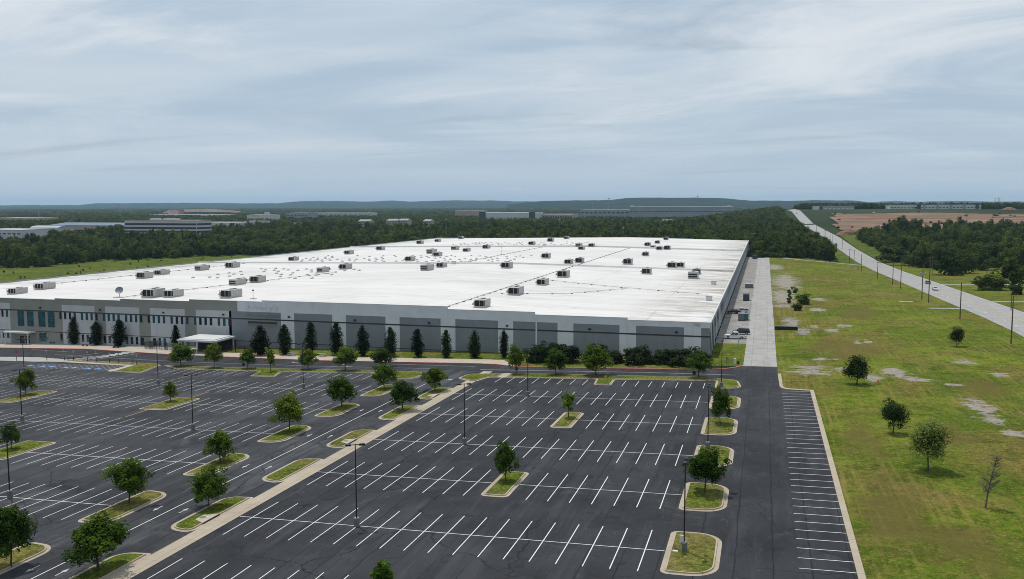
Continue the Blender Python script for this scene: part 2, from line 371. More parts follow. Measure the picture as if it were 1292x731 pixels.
def put(name, me, parent=None, loc=None, rotz=0., label=None, cat=None, group=None, kind=None, scale=None):
    o = bpy.data.objects.new(name, me); COL.objects.link(o)
    if parent is not None: o.parent = parent
    if loc is not None: o.location = tuple(map(float, loc))
    o.rotation_euler = (0, 0, rotz)
    if scale is not None: o.scale = scale
    for k, v in (('label', label), ('category', cat), ('group', group), ('kind', kind)):
        if v: o[k] = v
    return o
def thing(name, label, cat, loc=(0, 0, 0), rotz=0., group=None, kind=None, scale=None):
    return put(name, None, None, loc, rotz, label, cat, group, kind, scale)
def copy_tree(o, parent=None):
    c = o.copy(); COL.objects.link(c); c.parent = parent
    for ch in o.children: copy_tree(ch, c)
    return c
def smooth(o):
    for p in o.data.polygons: p.use_smooth = True
    return o
def rounded(corners, seg=7):                  # polygon with a radius at each corner
    out = []; n = len(corners)
    for i, (x, y, r) in enumerate(corners):
        p = np.array([x, y], float); a = np.array(corners[i-1][:2], float)-p; b = np.array(corners[(i+1) % n][:2], float)-p
        la, lb = np.linalg.norm(a), np.linalg.norm(b); a /= la; b /= lb
        if r <= .02: out.append((x, y)); continue
        ang = math.acos(max(-1, min(1, float(a@b)))); t = min(r/math.tan(ang/2), la*.499, lb*.499); r2 = t*math.tan(ang/2)
        c = p + (a+b)/np.linalg.norm(a+b)*(r2/math.sin(ang/2)); s0 = p+a*t-c; s1 = p+b*t-c
        a0 = math.atan2(s0[1], s0[0]); a1 = math.atan2(s1[1], s1[0]); d = (a1-a0+math.pi) % (2*math.pi)-math.pi
        for k in range(seg+1): th = a0+d*k/seg; out.append((c[0]+r2*math.cos(th), c[1]+r2*math.sin(th)))
    return out
ORD = ['nearest', 'second', 'third', 'fourth', 'fifth', 'sixth', 'seventh', 'eighth', 'ninth', 'tenth', 'eleventh', 'twelfth', 'thirteenth', 'fourteenth', 'fifteenth', 'sixteenth', 'seventeenth', 'eighteenth', 'nineteenth', 'twentieth']

# ------------------------------------------------------------------ ground, lawns, roads
def axis(dense, lo, hi, far_lo, far_hi, g=1.16, first=8.):
    a = list(dense); s = first; x = hi
    while x < far_hi: x += s; s *= g; a.append(min(x, far_hi))
    s = first; x = lo; b = []
    while x > far_lo: x -= s; s *= g; b.append(max(x, far_lo))
    return sorted(set([round(v, 4) for v in b+a]))
def drape(name, xs, ys, dz, mat, attr=None, mask=None, **tags):
    xs = np.array(xs, float); ys = np.array(ys, float); X, Y = np.meshgrid(xs, ys); Z = hgt(X, np.maximum(Y, -60.)) + dz
    nx, ny = len(xs), len(ys); V = np.stack([X, Y, Z], -1).reshape(-1, 3)
    i = np.arange(nx-1)[None, :] + nx*np.arange(ny-1)[:, None]; F = np.stack([i, i+1, i+nx+1, i+nx], -1).reshape(-1, 4)
    if mask is not None:
        c = V[F].mean(1); F = F[mask(c[:, 0], c[:, 1])]
    me = bpy.data.meshes.new(name); me.from_pydata(V.tolist(), [], F.tolist()); me.materials.append(MATS[mat])
    if attr is not None:
        a = me.attributes.new('bare', 'FLOAT', 'POINT'); a.data.foreach_set('value', attr(V[:, 0], V[:, 1]).astype(np.float32))
        a = me.attributes.new('dry', 'FLOAT', 'POINT'); a.data.foreach_set('value', parched(V[:, 0], V[:, 1]).astype(np.float32))
    me.polygons.foreach_set('use_smooth', [True]*len(me.polygons)); me.update()
    return put(name, me, **tags)
R_ = np.arange
gx = axis(list(R_(-345, 126, 5.))+[4., 66.], -345, 125, -20000, 20000)
gy = axis(list(R_(-60, 801, 5.))+[YF]+list(EK[1:7]), -60, 800, -3000, 19000, 1.10)
drape('ground', gx, gy, -.09, 'country_ground', kind='structure')

BARE = []
for px, py, rx, ry in ((978.6, 337.2, 9, 3), (991, 355.8, 17, 9), (988.5, 374.4, 15, 9), (990, 386, 14, 2.2), (997.6, 407, 8, 6), (1012.7, 418.4, 7, 4), (1032, 391, 9, 1.6), (1065, 411, 9, 1.4), (1050, 417, 7, 2), (1082, 431, 4, 3.5), (1093, 431, 4.5, 2.5), (1033.7, 453.7, 13, 2), (1023, 464, 24, 2), (1024.7, 470, 26, 3), (1060, 466, 14, 1.6), (1101.5, 476.3, 9, 4.5), (1128, 469, 14, 5), (1158, 478.8, 20, 3), (1202, 485.5, 10, 1.6), (1235, 513, 15, 8), (1254, 529.5, 16, 7), (1276, 546, 11, 5), (1217, 457, 11, 3), (1262, 473, 9, 2), (1032, 377.5, 9, 1.8), (1028, 412, 5, 2)):
    c = G(px, py); a = G(px+rx, py); b = G(px, py-ry); BARE.append((c[0], c[1], 1.15*abs(a[0]-c[0])+.3, 1.15*abs(b[1]-c[1])+.6))
def bare(x, y):
    o = np.zeros_like(x)
    for cx, cy, rx, ry in BARE: o = np.maximum(o, .95*np.exp(-.75*(((x-cx)/rx)**2+((y-cy)/ry)**2)))
    return o
DRY = []
for px, py, rx, ry in ((1130, 650, 75, 50), (1090, 560, 35, 40), (1230, 700, 60, 40), (1070, 440, 60, 14), (1190, 545, 40, 20), (1080, 395, 45, 7), (1245, 490, 40, 14)):
    c = G(px, py); a = G(px+rx, py); b = G(px, py-ry); DRY.append((c[0], c[1], abs(a[0]-c[0]), abs(b[1]-c[1])))
def parched(x, y):
    o = np.zeros_like(x)
    for cx, cy, rx, ry in DRY: o = np.maximum(o, .85*np.exp(-.8*(((x-cx)/rx)**2+((y-cy)/ry)**2)))
    return o
ly = sorted(set(list(R_(20, 700, 1.5))+[YF]))
drape('lawn', sorted(set(list(R_(9.9, 66, 1.1))+[66.])), ly, -.01, 'lawn_grass', bare, kind='structure')
drape('lawn', [3.45, 4., 5.2, 6.4, 7.6, 8.8, 9.9], sorted(set([178.4]+list(R_(179, 640, 1.5))+[YF])), -.012, 'lawn_grass', bare, kind='structure')
drape('meadow', R_(-1000, -283, 12.), R_(150, 770, 12.), -.02, 'meadow_grass', kind='structure')
drape('verge', R_(81, 240, 3.), R_(180, 640, 5.), -.01, 'lawn_grass', lambda x, y: np.zeros_like(x), kind='structure')
drape('verge', R_(82, 118, 6.), R_(640, 1130, 10.), .1, 'meadow_grass', kind='structure')
drape('verge', R_(44, 65.6, 3.), sorted(R_(650, 1000, 6.)), .0, 'meadow_grass', kind='structure')
drape('clearing', R_(-760, -430, 15.), R_(1150, 1420, 15.), .5, 'field_grass', kind='structure')

def rdx(y): return np.interp(y, [0, 860, 1030, 1350, 1800, 2400], [0, 0, -2, -13, -16, -20])
def road_strip(name, x0, x1, ys, dz, mat, parent=None, **tags):
    m = MB(); vs = []; fs = []
    for y in ys:
        for x in (x0, x1): xx = x+rdx(y); vs.append((xx, y, H(66, y)*0 + H(xx, y) + dz))
    for i in range(len(ys)-1): fs.append((2*i, 2*i+1, 2*i+3, 2*i+2))
    m.add(vs, fs, mat); return m.build(name, parent, **tags)
ry = list(R_(60, 900, 6.)) + list(R_(900, 2100, 15.))
hw = road_strip('highway', 65.5, 81., ry, .02, 'highway_concrete', kind='structure')
for xx in (73.05, 73.4): road_strip('centre_line', xx, xx+.2, ry[:150], .032, 'yellow_paint', hw)
for k, y0 in enumerate(R_(180, 640, 12.2)):
    road_strip('lane_dash', 69.4, 69.62, [y0, y0+3.], .032, 'stall_paint', hw)
road_strip('edge_line', 80.3, 80.44, ry[:120], .032, 'stall_paint', hw)
# side road behind the lawn, drives across the highway
def poly_drape(name, poly, dz, mat, **t):
    m = MB(); m.prism(poly, -.05, dz, mat, base=H); return m.build(name, **t)
xs = list(np.linspace(-12, 65.5, 26))
m = MB(); m.add([(x, y, H(x, y)+.03) for x in xs for y in (640+(.0 if x < 8 else (x-8)*-.02), 646+(0 if x < 8 else (x-8)*-.02))], [(2*i, 2*i+2, 2*i+3, 2*i+1) for i in range(len(xs)-1)], 'road_concrete')
m.build('side_road', kind='structure')
for (x0, x1, y0, y1) in ((81., 150., 258., 263.5), (81., 103., 356., 359.5), (81., 160., 452., 456.), (55., 65.5, 328., 331.)):
    xs = list(np.linspace(x0, x1, 12)); m = MB()
    m.add([(x, y, H(x, y)+.035) for x in xs for y in (y0, y1)], [(2*i, 2*i+2, 2*i+3, 2*i+1) for i in range(11)], 'road_concrete'); m.build('driveway', kind='structure')
drape('earthworks', R_(80, 900, 10.), R_(1060, 1690, 10.), 1.2, 'graded_earth', None, lambda x, y: (y > 1115+30*np.sin(x*.02)+25*np.sin(x*.051+1)+np.clip(150-x, 0, 100)*.4) & (x > 84+.05*(y-1100)) & (y < 1640+20*np.sin(x*.03)), kind='structure')
m = MB(); vs = []
for d_, zt_ in ((4000, 5.), (4090, 10.), (4200, 14.), (4320, 17.), (4500, 10.)):
    for px_ in np.linspace(205, 306, 22):
        x_, y_ = at_depth(px_, d_); vs.append((x_, y_, -4+(zt_+4)*math.sin(math.pi*(px_-203)/105)**.5))
m.add(vs, [(j*22+i, j*22+i+1, j*22+23+i, j*22+22+i) for j in range(4) for i in range(21)], 'graded_earth'); m.build('red_earth_field', kind='structure')

# service road beside the warehouse
def sheet(name, x0, x1, y0, y1, dz, mat, **t):
    ys = [y0]+([YF] if y0 < YF < y1 else [])+[y1]; m = MB()
    m.add([(x, y, H(x, y)+dz) for y in ys for x in (x0, x1)], [(2*i, 2*i+1, 2*i+3, 2*i+2) for i in range(len(ys)-1)], mat); return m.build(name, **t)
sheet('service_road', -4.0, 3.42, 205.4, 640., .012, 'road_concrete', kind='structure')
sheet('dock_apron', -12.1, -4.0, 240., 640., .010, 'apron_concrete', kind='structure')
sheet('grass_patch', -12.1, -4.0, 205.0, 240., -.005, 'island_grass', kind='structure')

# ------------------------------------------------------------------ parking lots
def flat(name, poly, dz, mat, parent=None, **t):
    m = MB(); m.add([(x, y, PL(x, y)+dz) for x, y in poly], [tuple(range(len(poly)))], mat); return m.build(name, parent, **t)
KERB = [(-331, 207.5), (-217, 207.5), (-189, 208.6), (-172, 205.5), (-155, 202.4), (-132, 200.2), (-108, 198.5), (-86.5, 198.9), (-66, 199.6), (-61, 199.0), (-56, 196.8), (-50, 196.5), (-42.5, 196.9), (-24.3, 198), (-12.3, 198.7), (-8, 200.2), (-5.5, 202.6), (-4, 205.4)]
east_lot = flat('parking_lot', [(-59.1, 20), (9.2, 20), (9.2, 177.6), (4.9, 178.4), (3.7, 181.), (3.42, 190), (-59.1, 190)], .004, 'asphalt_east', kind='structure')
lane = flat('access_lane', [(-77.2, 20), (-61.3, 20), (-61.3, 190), (-77.2, 190)], .004, 'asphalt_lane', kind='structure')
west_lot = flat('parking_lot', [(-331, 20), (-77.2, 20), (-77.2, 190), (-331, 190)], .004, 'asphalt_west', kind='structure')
gutter = flat('drainage_gutter', [(-61.3, 20), (-59.1, 20), (-59.1, 190), (-61.3, 190)], .006, 'kerb_concrete', kind='structure')
drive = flat('front_drive', [(-331, 190), (3.42, 190), (3.42, 205.4)] + KERB[::-1], .004, 'asphalt_drive', kind='structure')

def line_mesh(w, l, mat='stall_paint'):      # lies in the tilted plane of the lot, centred on its object
    m = MB(); m.add([(x, y, PL(x, y)) for x, y in ((-w/2, -l/2), (w/2, -l/2), (w/2, l/2), (-w/2, l/2))], [(0, 1, 2, 3)], mat); return m.mesh('paint_line')
ME_D = line_mesh(.115, 11.7); ME_W = line_mesh(.14, 11.5, 'worn_paint'); ME_H = line_mesh(.115, 6.1); ME_HW = line_mesh(.14, 6.3, 'worn_paint'); ME_E = line_mesh(5.25, .105)
def mark(name, me, x, y, par, dz=.009, rz=0.):
    return put(name, me, par, (x, y, PL(x, y)+dz), rz)
def quad(name, poly, par, mat, dz=.009):
    m = MB(); m.add([(x, y, PL(x, y)+dz) for x, y in poly], [tuple(range(len(poly)))], mat); return m.build(name, par)
EROWS = [50.7, 69.6, 88.5, 107.45, 126., 145.25, 163.7]
for r, yc in enumerate(EROWS):
    for k in range(18):
        x = -57.33+2.7206*k
        if r in (1, 3, 5) and -34.2 < x < -29.3: continue
        mark('stall_line', ME_D, x, yc, east_lot)
    for a, b in (((-59, -33.6), (-29.8, -9.1)) if r in (1, 3, 5) else ((-59, -9.1),)):
        quad('row_line', [(a, yc-.055), (b, yc-.055), (b, yc+.055), (a, yc+.055)], east_lot, 'stall_paint', .0125)
for k in range(1, 18):
    x = -57.33+2.7206*k
    if -34.6 < x < -28.9: continue
    mark('stall_line', ME_H, x, 180.0, east_lot)
for k in range(-42, 6):
    y = 163.27+2.729*k
    mark('stall_line', ME_E, 6.58, y, east_lot)
WROWS = [(69.7, 11.6), (88.65, 11.8), (108., 11.5), (126.4, 11.4), (145.2, 11.6), (163., 10.9)]
wex = {2: (-116.6, -109.3), 4: (-115.2, -107.8)}
for r, (yc, l) in enumerate(WROWS):
    lim = (-100, -108, -128, -146, -166, -190)[r]
    k = 0
    while True:
        x = -79.57-2.7206*k; k += 1
        if x < lim: break
        if r in wex and wex[r][0] < x < wex[r][1]: continue
        if r == 4 and -150.6 < x < -144.2: continue
        mark('stall_line', ME_D if yc < 120 else ME_W, x, yc, west_lot)
    segs = {2: ((lim, -116), (-109.6, -77.5)), 4: ((-144.8, -114.8), (-108.2, -77.5))}.get(r, ((lim, -77.5),))
    for a, b in segs: quad('row_line', [(a, yc-.06), (b, yc-.06), (b, yc+.06), (a, yc+.06)], west_lot, 'stall_paint' if yc < 120 else 'worn_paint', .0125)
for k in range(1, 23):
    x = -79.57-2.7206*k
    if -115 < x < -105.5: continue
    mark('stall_line', ME_HW, x, 178.7, west_lot)
for x, y0, y1 in ((-166.3, 171.5, 177), (-147.1, 152.2, 158), (-128.3, 169.8, 176), (-111.2, 151.4, 157), (-112, 132.7, 138.8)):
    quad('yellow_line', [(x-.09, y0), (x+.09, y0), (x+.09, y1), (x-.09, y1)], west_lot, 'yellow_paint', .0105)
# lane line, arrows, stop bars
quad('lane_line', [(-68.88, 40), (-68.74, 40), (-68.74, 173), (-68.88, 173)], lane, 'stall_paint')
AR = [(-.08, -.95), (.08, -.95), (.08, .1), (.3, .1), (0, .95), (-.3, .1), (-.08, .1)]
for y in (50.5, 69.6, 88.9, 108., 126.5, 146., 164.):
    quad('lane_arrow', [(-70.8-a, y-b) for a, b in AR], lane, 'worn_paint'); quad('lane_arrow', [(-67.05+a, y+b) for a, b in AR], lane, 'worn_paint')
quad('stop_bar', [(-68.6, 178.6), (-64.9, 178.6), (-64.9, 179.1), (-68.6, 179.1)], lane, 'stall_paint')
for pts in ([(-146.3, 192.4), (-126, 191.4), (-104, 190.9), (-75, 191.6)], [(-62.8, 192.), (-40, 193.), (-23.7, 193.8), (-5.3, 193.3)], [(-87.3, 196.6), (-65.4, 195.9)], [(-189.8, 198.3), (-168, 195.2), (-146.3, 192.4)], [(-205.5, 206.), (-190, 203.5)]):
    quad('drive_line', [(x, y-.07) for x, y in pts]+[(x, y+.07) for x, y in pts[::-1]], drive, 'worn_paint' if pts[0][0] < -80 else 'stall_paint')
for x, y in ((-99.5, 194.3), (-96.5, 191.9), (-88., 194.6), (-113., 195.3)): quad('lane_arrow', [(x-b, y+a) for a, b in AR], drive, 'stall_paint', .010)
for k in range(9):
    t = k/8; cx_ = -176+5.5*t; cy_ = 190.8+13.6*t
    quad('crossing_bar', [(cx_-2.2, cy_-.32), (cx_+2.2, cy_-.32), (cx_+2.2, cy_+.32), (cx_-2.2, cy_+.32)], drive, 'stall_paint', .010)
for t0 in (-7, 5.5):
    quad('yellow_line', [(-177+t0, 191.2), (-176.7+t0, 191.2), (-171.2+t0, 203.2), (-171.5+t0, 203.2)], drive, 'yellow_paint', .0105)
# accessible stalls
for k in range(20):
    x = -152.6-1.45*k
    quad('stall_line', [(x-.07, 177.4), (x+.07, 177.4), (x+.07, 184.2), (x-.07, 184.2)], west_lot, 'worn_paint', .0115)
for ox, lst in ((100, ((95, 448), (190, 452), (332, 460))), (0, ((315, 415), (440, 425), (530, 428), (680, 437), (765, 440)))):
    for a, b in lst:
        p = GZ(ox, 410, a, b, .1231); x, y = p[0], p[1]
        b_ = quad('access_symbol', [(x-.75, y-.75), (x+.75, y-.75), (x+.75, y+.75), (x-.75, y+.75)], west_lot, 'blue_paint', .0135)
        ring_ = [(x+.33*math.cos(t)-.05, y-.18+.33*math.sin(t)) for t in np.linspace(-2.9, .3, 9)]; inn = [(x+.22*math.cos(t)-.05, y-.18+.22*math.sin(t)) for t in np.linspace(.3, -2.9, 9)]
        quad('wheelchair_mark', ring_+inn, b_, 'stall_paint', .0165)
        quad('wheelchair_mark', [(x-.12, y-.05), (x+.3, y-.05), (x+.45, y-.4), (x+.55, y-.35), (x+.36, y+.08), (x, y+.08), (x, y+.55), (x-.12, y+.55)], b_, 'stall_paint', .0185)

# ------------------------------------------------------------------ kerbed islands and verges
def inset(corners, d): 
    out = []; n = len(corners); cx_ = sum(c[0] for c in corners)/n; 
    P = [np.array(c[:2], float) for c in corners]
    area = sum(P[i-1][0]*P[i][1]-P[i][0]*P[i-1][1] for i in range(n)); sgn = 1 if area > 0 else -1
    for i in range(n):
        a = P[i]-P[i-1]; b = P[(i+1) % n]-P[i]; a /= np.linalg.norm(a); b /= np.linalg.norm(b)
        na = sgn*np.array([-a[1], a[0]]); nb = sgn*np.array([-b[1], b[0]])
        k = (na+nb)/max(1+float(na@nb), .15); p = P[i]+k*d
        cr = sgn*(a[0]*b[1]-a[1]*b[0])
        out.append((p[0], p[1], max(0.03, corners[i][2]-d if cr > 0 else corners[i][2]+d)))
    return out
def island(name, corners, gut=.45, turf='island_grass', top=.13, seg=7):
    e = put(name, None, kind='structure', loc=(0, 0, 0))
    o0 = rounded(corners, seg); o1 = rounded(inset(corners, gut), seg); o2 = rounded(inset(corners, gut+.16), seg)
    if gut > .02: m = MB(); m.ring(o0, o1, -.05, .014, 'kerb_concrete'); m.build('gutter_pan', e)
    m = MB(); m.ring(o1, o2, -.05, .15, 'kerb_concrete'); m.build('kerb', e)
    m = MB(); m.prism(o2, -.05, top, turf); m.build('turf', e)
    return e
for y0, y1 in ((64., 75.6), (82.6, 94.6), (101.7, 113.), (120.8, 132.3), (138.8, 151.4), (158.3, 170.4)):
    island('planting_island', [(-9.0, y0, .9), (-3.5, y0, 4.2), (-3.5, y1, 4.2), (-9.0, y1, .9)])
for y0, y1 in ((64., 75.), (101.9, 113.1), (139., 151.)):
    island('planting_island', [(-33.55, y0, .9), (-29.85, y0, .9), (-29.85, y1, .9), (-33.55, y1, .9)])
for y0, y1 in ((63.5, 76.), (82.4, 95.4), (101.6, 113.8), (119.9, 132.), (139.2, 152.), (157.4, 169.6)):
    island('planting_island', [(-65.2, y0+.4, 4.), (-61.3, y0-.2, 1.2), (-61.3, y1, .5), (-65.2, y1-.4, 3.6)])
for y0, y1 in ((63.4, 76.), (82.5, 95.2), (102.1, 114.3), (120.9, 133.), (139.6, 151.6), (158.3, 170.8)):
    island('planting_island', [(-77.4, y0, .9), (-72.8, y0, 4.6), (-72.8, y1-.6, 3.4), (-77.4, y1, 1.0)])
island('planting_island', [(-115.9, 103., .6), (-109.6, 103., 1.4), (-109.6, 114.3, .9), (-115.9, 114.3, .6)])
island('planting_island', [(-114.5, 139.2, .6), (-108.3, 139.2, 1.2), (-108.3, 150.5, .9), (-114.5, 150.5, .6)])
island('planting_island', [(-150.2, 139.9, .6), (-144.9, 139.9, 1.2), (-144.9, 152., .9), (-150.2, 152., .6)])
island('planting_island', [(-64.3, 180.5, 1.8), (-59.3, 176.2, 1.4), (-57.6, 182.4, 1.), (-55.6, 182.8, .1), (-55.6, 187.9, .1), (-63.6, 185.6, 1.5)])
m = MB(); m.prism([(-55.6, 182.7), (-54.1, 182.8), (-54.1, 188.2), (-55.6, 188.1)], -.05, .02, 'walk_concrete'); m.build('kerb_ramp', kind='structure')
verge1 = island('planting_verge', [(-54.1, 182.9, .1), (-33.9, 183.9, .8), (-33.4, 177.6, .9), (-29.7, 177.3, .9), (-29.9, 184.2, .8), (-9., 185.7, .3), (-8.9, 177.6, 1.), (-3.5, 178.0, 3.), (-4.6, 187.3, 2.6), (-14.6, 189.6, 2.), (-23., 189.1, 2.), (-54.1, 188.1, .1)], .3)
island('planting_verge', [(-145., 186.4, .3), (-138.4, 182., .8), (-114.6, 181.8, .6), (-113.2, 175.5, .6), (-106.8, 175.5, .6), (-108.8, 182., .6), (-86.7, 183.7, 1.), (-80.2, 177.0, 1.), (-72.9, 177.6, 4.), (-74.3, 186.6, 3.), (-87.3, 186.9, 2.), (-108, 186.1, 2.), (-126, 185.7, 2.)], .3)
island('planting_verge', [(-176.5, 188.6, .3), (-152.9, 185.4, .8), (-151.6, 176.2, .6), (-143., 175.2, .6), (-145.6, 186.2, .6), (-148., 188., 1.), (-176.5, 190.2, .3)], .3)
m = MB(); m.prism([(-180, 186.2), (-176.7, 188.5), (-153., 185.2), (-151.8, 176.), (-153.6, 176.2), (-154.3, 184.3), (-178, 187.2)], -.05, .03, 'walk_concrete'); m.build('footway', kind='structure')
m = MB(); m.prism([(-214, 188.5), (-206, 186.8), (-185, 186.4), (-178, 187.3), (-176.8, 190.3), (-190, 193.2), (-206, 192.)], -.05, .06, 'plaza_concrete'); m.build('footway', kind='structure')
# east kerb of the lot
ek = [(3.42, 196.), (3.6, 181.2), (4.0, 179.4), (4.9, 178.4), (9.2, 177.6), (9.2, 20)]
eo = [(9.9, 20), (9.9, 178.4), (5.2, 179.2), (4.5, 180.0), (4.25, 181.6), (4.1, 196.)]
m = MB(); m.prism(ek+eo, -.06, .11, 'kerb_concrete'); m.build('kerb', kind='structure')
# drain inlets set into islands beside the gutter
for x, y in ((-62.0, 86.7), (-62.0, 123.6), (-62.0, 160.6)):
    e = thing('storm_drain', 'concrete kerb inlet with dark slot beside the tan gutter, %s the warehouse' % {86.7: 'third from', 123.6: 'second from', 160.6: 'closest to'}[y], 'drain', (x, y, PL(x, y)), 0, 'kerb inlets along the gutter')
    m = MB(); m.prism([(x-1.3, y-.8), (x+.35, y-1.7), (x+.35, y+1.7), (x-1.3, y+.8)], .02, .21, 'walk_concrete'); o = m.build('slab', e, (-x, -y, -PL(x, y)))
    m = MB(); m.box(.36, .39, -1.6, 1.6, .03, .15, 'dark_opening'); m.build('inlet_slot', e)
    m = MB(); m.tube([(-.8, 0, .19), (-.8, 0, .225)], .36, 'steel_grey', 14); m.build('manhole_cover', e)

# footway and planting bed in front of the warehouse
def offs(pts, d): return [(x, y+d) for x, y in pts]
K1 = KERB[:11]
m = MB()
for i in range(len(KERB)-1):
    (xa, ya), (xb, yb) = KERB[i], KERB[i+1]
    m.prism([(xa, ya), (xb, yb), (xb-(.25 if i > 14 else 0), yb+.42), (xa-(.25 if i > 15 else 0), ya+.42)], -.05, .16, 'red_kerb')
m.build('red_kerb', kind='structure')
m = MB()
for i in range(len(K1)-1):
    (xa, ya), (xb, yb) = K1[i], K1[i+1]; wa = 6.4 if xa < -57 else .5; wb = 6.4 if xb < -60 else .5
    m.prism([(xa, ya+.42), (xb, yb+.42), (xb, min(yb+wb, 217.1)), (xa, min(ya+wa, 217.1))], -.05, .15, 'walk_concrete')
m.build('footway', kind='structure')
m = MB()
for i in range(len(KERB)-1):
    (xa, ya), (xb, yb) = KERB[i], KERB[i+1]; wa = 6.4 if xa < -57 else .42; wb = 6.4 if xb < -60 else .42
    if xa > -13: break
    if xa < -155: continue
    m.prism([(xa, ya+wa), (xb, yb+wb), (xb, YF+.05), (xa, YF+.05)], -.05, .13, 'island_grass')
m.build('planting_bed', kind='structure')
m = MB(); m.prism([(-331, 213.9), (-217, 213.9), (-189, 215.), (-172, 211.9), (-155, 208.8), (-155, YF+.05), (-331, YF+.05)], -.05, .14, 'plaza_concrete'); m.build('entrance_paving', kind='structure')

# ------------------------------------------------------------------ the warehouse
XE, XW, YB = -12.15, -280.3, 736.0
def ptop(x):
    for a, z in ((-32.35, 5.5), (-56.2, 6.02), (-80.05, 6.68), (-135.7, 7.4), (-159.55, 7.05), (-183.4, 6.5), (-207.2, 6.02)):
        if x > a: return z
    return 5.62
def zroof(x): return float(np.interp(x, [XW, -108., XE], [4.55, 6.9, 5.16]))
def on_roof(px, py):
    d = ray(px, py); t = 300.
    for i in range(60):
        z = zroof(d[0]*t); t = t+.7*((CAMH-z)/max(-d[2], 1e-4)-t)
    return d[0]*t, d[1]*t, zroof(d[0]*t)
wh = thing('warehouse', 'vast white-roofed distribution warehouse with stepped parapet and grey panelled front wall', 'warehouse', (0, 0, 0))
def wbox(name, x0, x1, z0, z1, proud, mat, depth=.1, parent=wh, y=YF):
    m = MB(); m.box(x0, x1, y-proud, y-proud+depth, z0, z1, mat); return m.build(name, parent)
# tilt-up panels, 7.95 m module, each its own piece with open joints over a dark backing
joints = [XE] + [-32.35+7.95*k for k in range(2, -100, -1) if XW < -32.35+7.95*k < XE-1] + [XW]
m = MB(); m.box(XW+.1, XE-.1, YF+.16, YF+.32, -13, 4.4, 'dock_dark'); m.build('wall_backing', wh)
for a, b in zip(joints[:-1], joints[1:]):
    xc = (a+b)/2; col = 'wall_white' if xc > -143.3 else 'wall_beige'
    wbox('wall_panel', b+.012, a-.012, PL(xc, YF)-1.2, ptop(xc), 0., col, .30)
    wbox('coping', b, a, ptop(xc), ptop(xc)+.05, .05, 'flashing', .42)
# painted recess fields of the grey-panelled part
for k in range(9):
    xr = -18.45-15.9*k; xl = xr-11.75; xm = (xl+xr)/2
    if k == 8: xl = -141.5
    for a, b in ((xl, xm-.012), (xm+.012, xr)): wbox('grey_panel', a, b, PL(xm, YF)-.5, 4.12, .022, 'wall_grey', .06)
wbox('grey_panel', -14.3, XE-.02, PL(-13, YF)-.5, 4.12, .022, 'wall_grey', .06)
wbox('downpipe', -56.0, -55.6, PL(-56, YF)+.1, 4.3, .14, 'wall_white', .12)
# rustication bands
for a, b in zip(joints[:-1], joints[1:]):
    wbox('reveal_band', b+.006, a-.006, 1.84, 2.2, .055, 'wall_trim', .08)
    if a < -52: wbox('reveal_band', b+.006, a-.006, -4.46, -4.27, .05, 'wall_trim', .08)
# light fields of the office part
for a, b in ((-157.4, -146.4), (-173.1, -161.15), (-188.9, -176.9), (-204.7, -192.75), (-238., -224.4), (-254., -242.)):
    wbox('light_panel', a, b, 2.2, 4.13, .024, 'wall_light', .06)
    wbox('light_panel', a+.1, b-.1, -4.27, 1.84, .024, 'wall_light', .06)
    wbox('light_panel', a+.1, b-.1, PL(a, YF)-.4, -4.46, .024, 'wall_light', .06)
wbox('white_panel', -143.3, -141.6, PL(-142, YF)-.4, 6.95, .02, 'wall_white', .06)
def window(x0, x1, z0, z1, cols=1, rows=(), name='window', glass='window_glass'):
    m = MB(); t = .06
    for a, b, c, d in ((x0-t, x1+t, z0-t, z0), (x0-t, x1+t, z1, z1+t), (x0-t, x0, z0, z1), (x1, x1+t, z0, z1)): m.box(a, b, YF-.06, YF+.02, c, d, 'window_frame')
    for k in range(1, cols): xx = x0+(x1-x0)*k/cols; m.box(xx-.04, xx+.04, YF-.055, YF+.02, z0, z1, 'window_frame')
    for zr in rows: m.box(x0, x1, YF-.05, YF+.02, zr-.05, zr+.05, 'window_frame')
    f = m.build(name, wh)
    xs = [x0+(x1-x0)*k/cols for k in range(cols+1)]; zs = [z0]+list(rows)+[z1]
    for i in range(cols):
        for j in range(len(zs)-1):
            m = MB(); m.box(xs[i], xs[i+1], YF-.032-.0004*(i+j), YF-.01, zs[j], zs[j+1], glass); m.build('pane', f)
    return f
rng = random.Random(5)
for g in range(-7, 6):
    for j in range(4):
        x = -189.45+7.93*g+1.76*j
        if x > -145.5 or x < -243: continue
        if -224.6 < x < -206.5: continue
        window(x-.36, x+.36, -.2, 1.82, glass='dark_glass' if rng.random() < .3 else 'window_glass')
        if not (-156 < x < -144) and rng.random() < .72: window(x-.38, x+.38, max(PL(x, YF)+.35, -6.85), -4.72, glass='dark_glass' if rng.random() < .3 else 'window_glass')
for a, b in ((-221.5, -219.2), (-217.9, -215.6), (-213.6, -211.15), (-210., -207.65)): window(a, b, -2.85, 1.72, 2, (-.75, -.15))
window(-213.6, -211.15, -7.3, -4.8, 2, (-6.0,))
for x in (-194.6, -176.1, -171.9, -144.9):
    m = MB(); z0 = PL(x, YF)+.15; m.box(x-.55, x+.55, YF-.07, YF, z0, z0+2.2, 'dark_opening'); d = m.build('door', wh)
    m = MB(); m.tube([(x+.4, YF-.12, z0+.9), (x+.4, YF-.12, z0+1.15)], .02, 'galvanised', 6); m.build('handle', d)
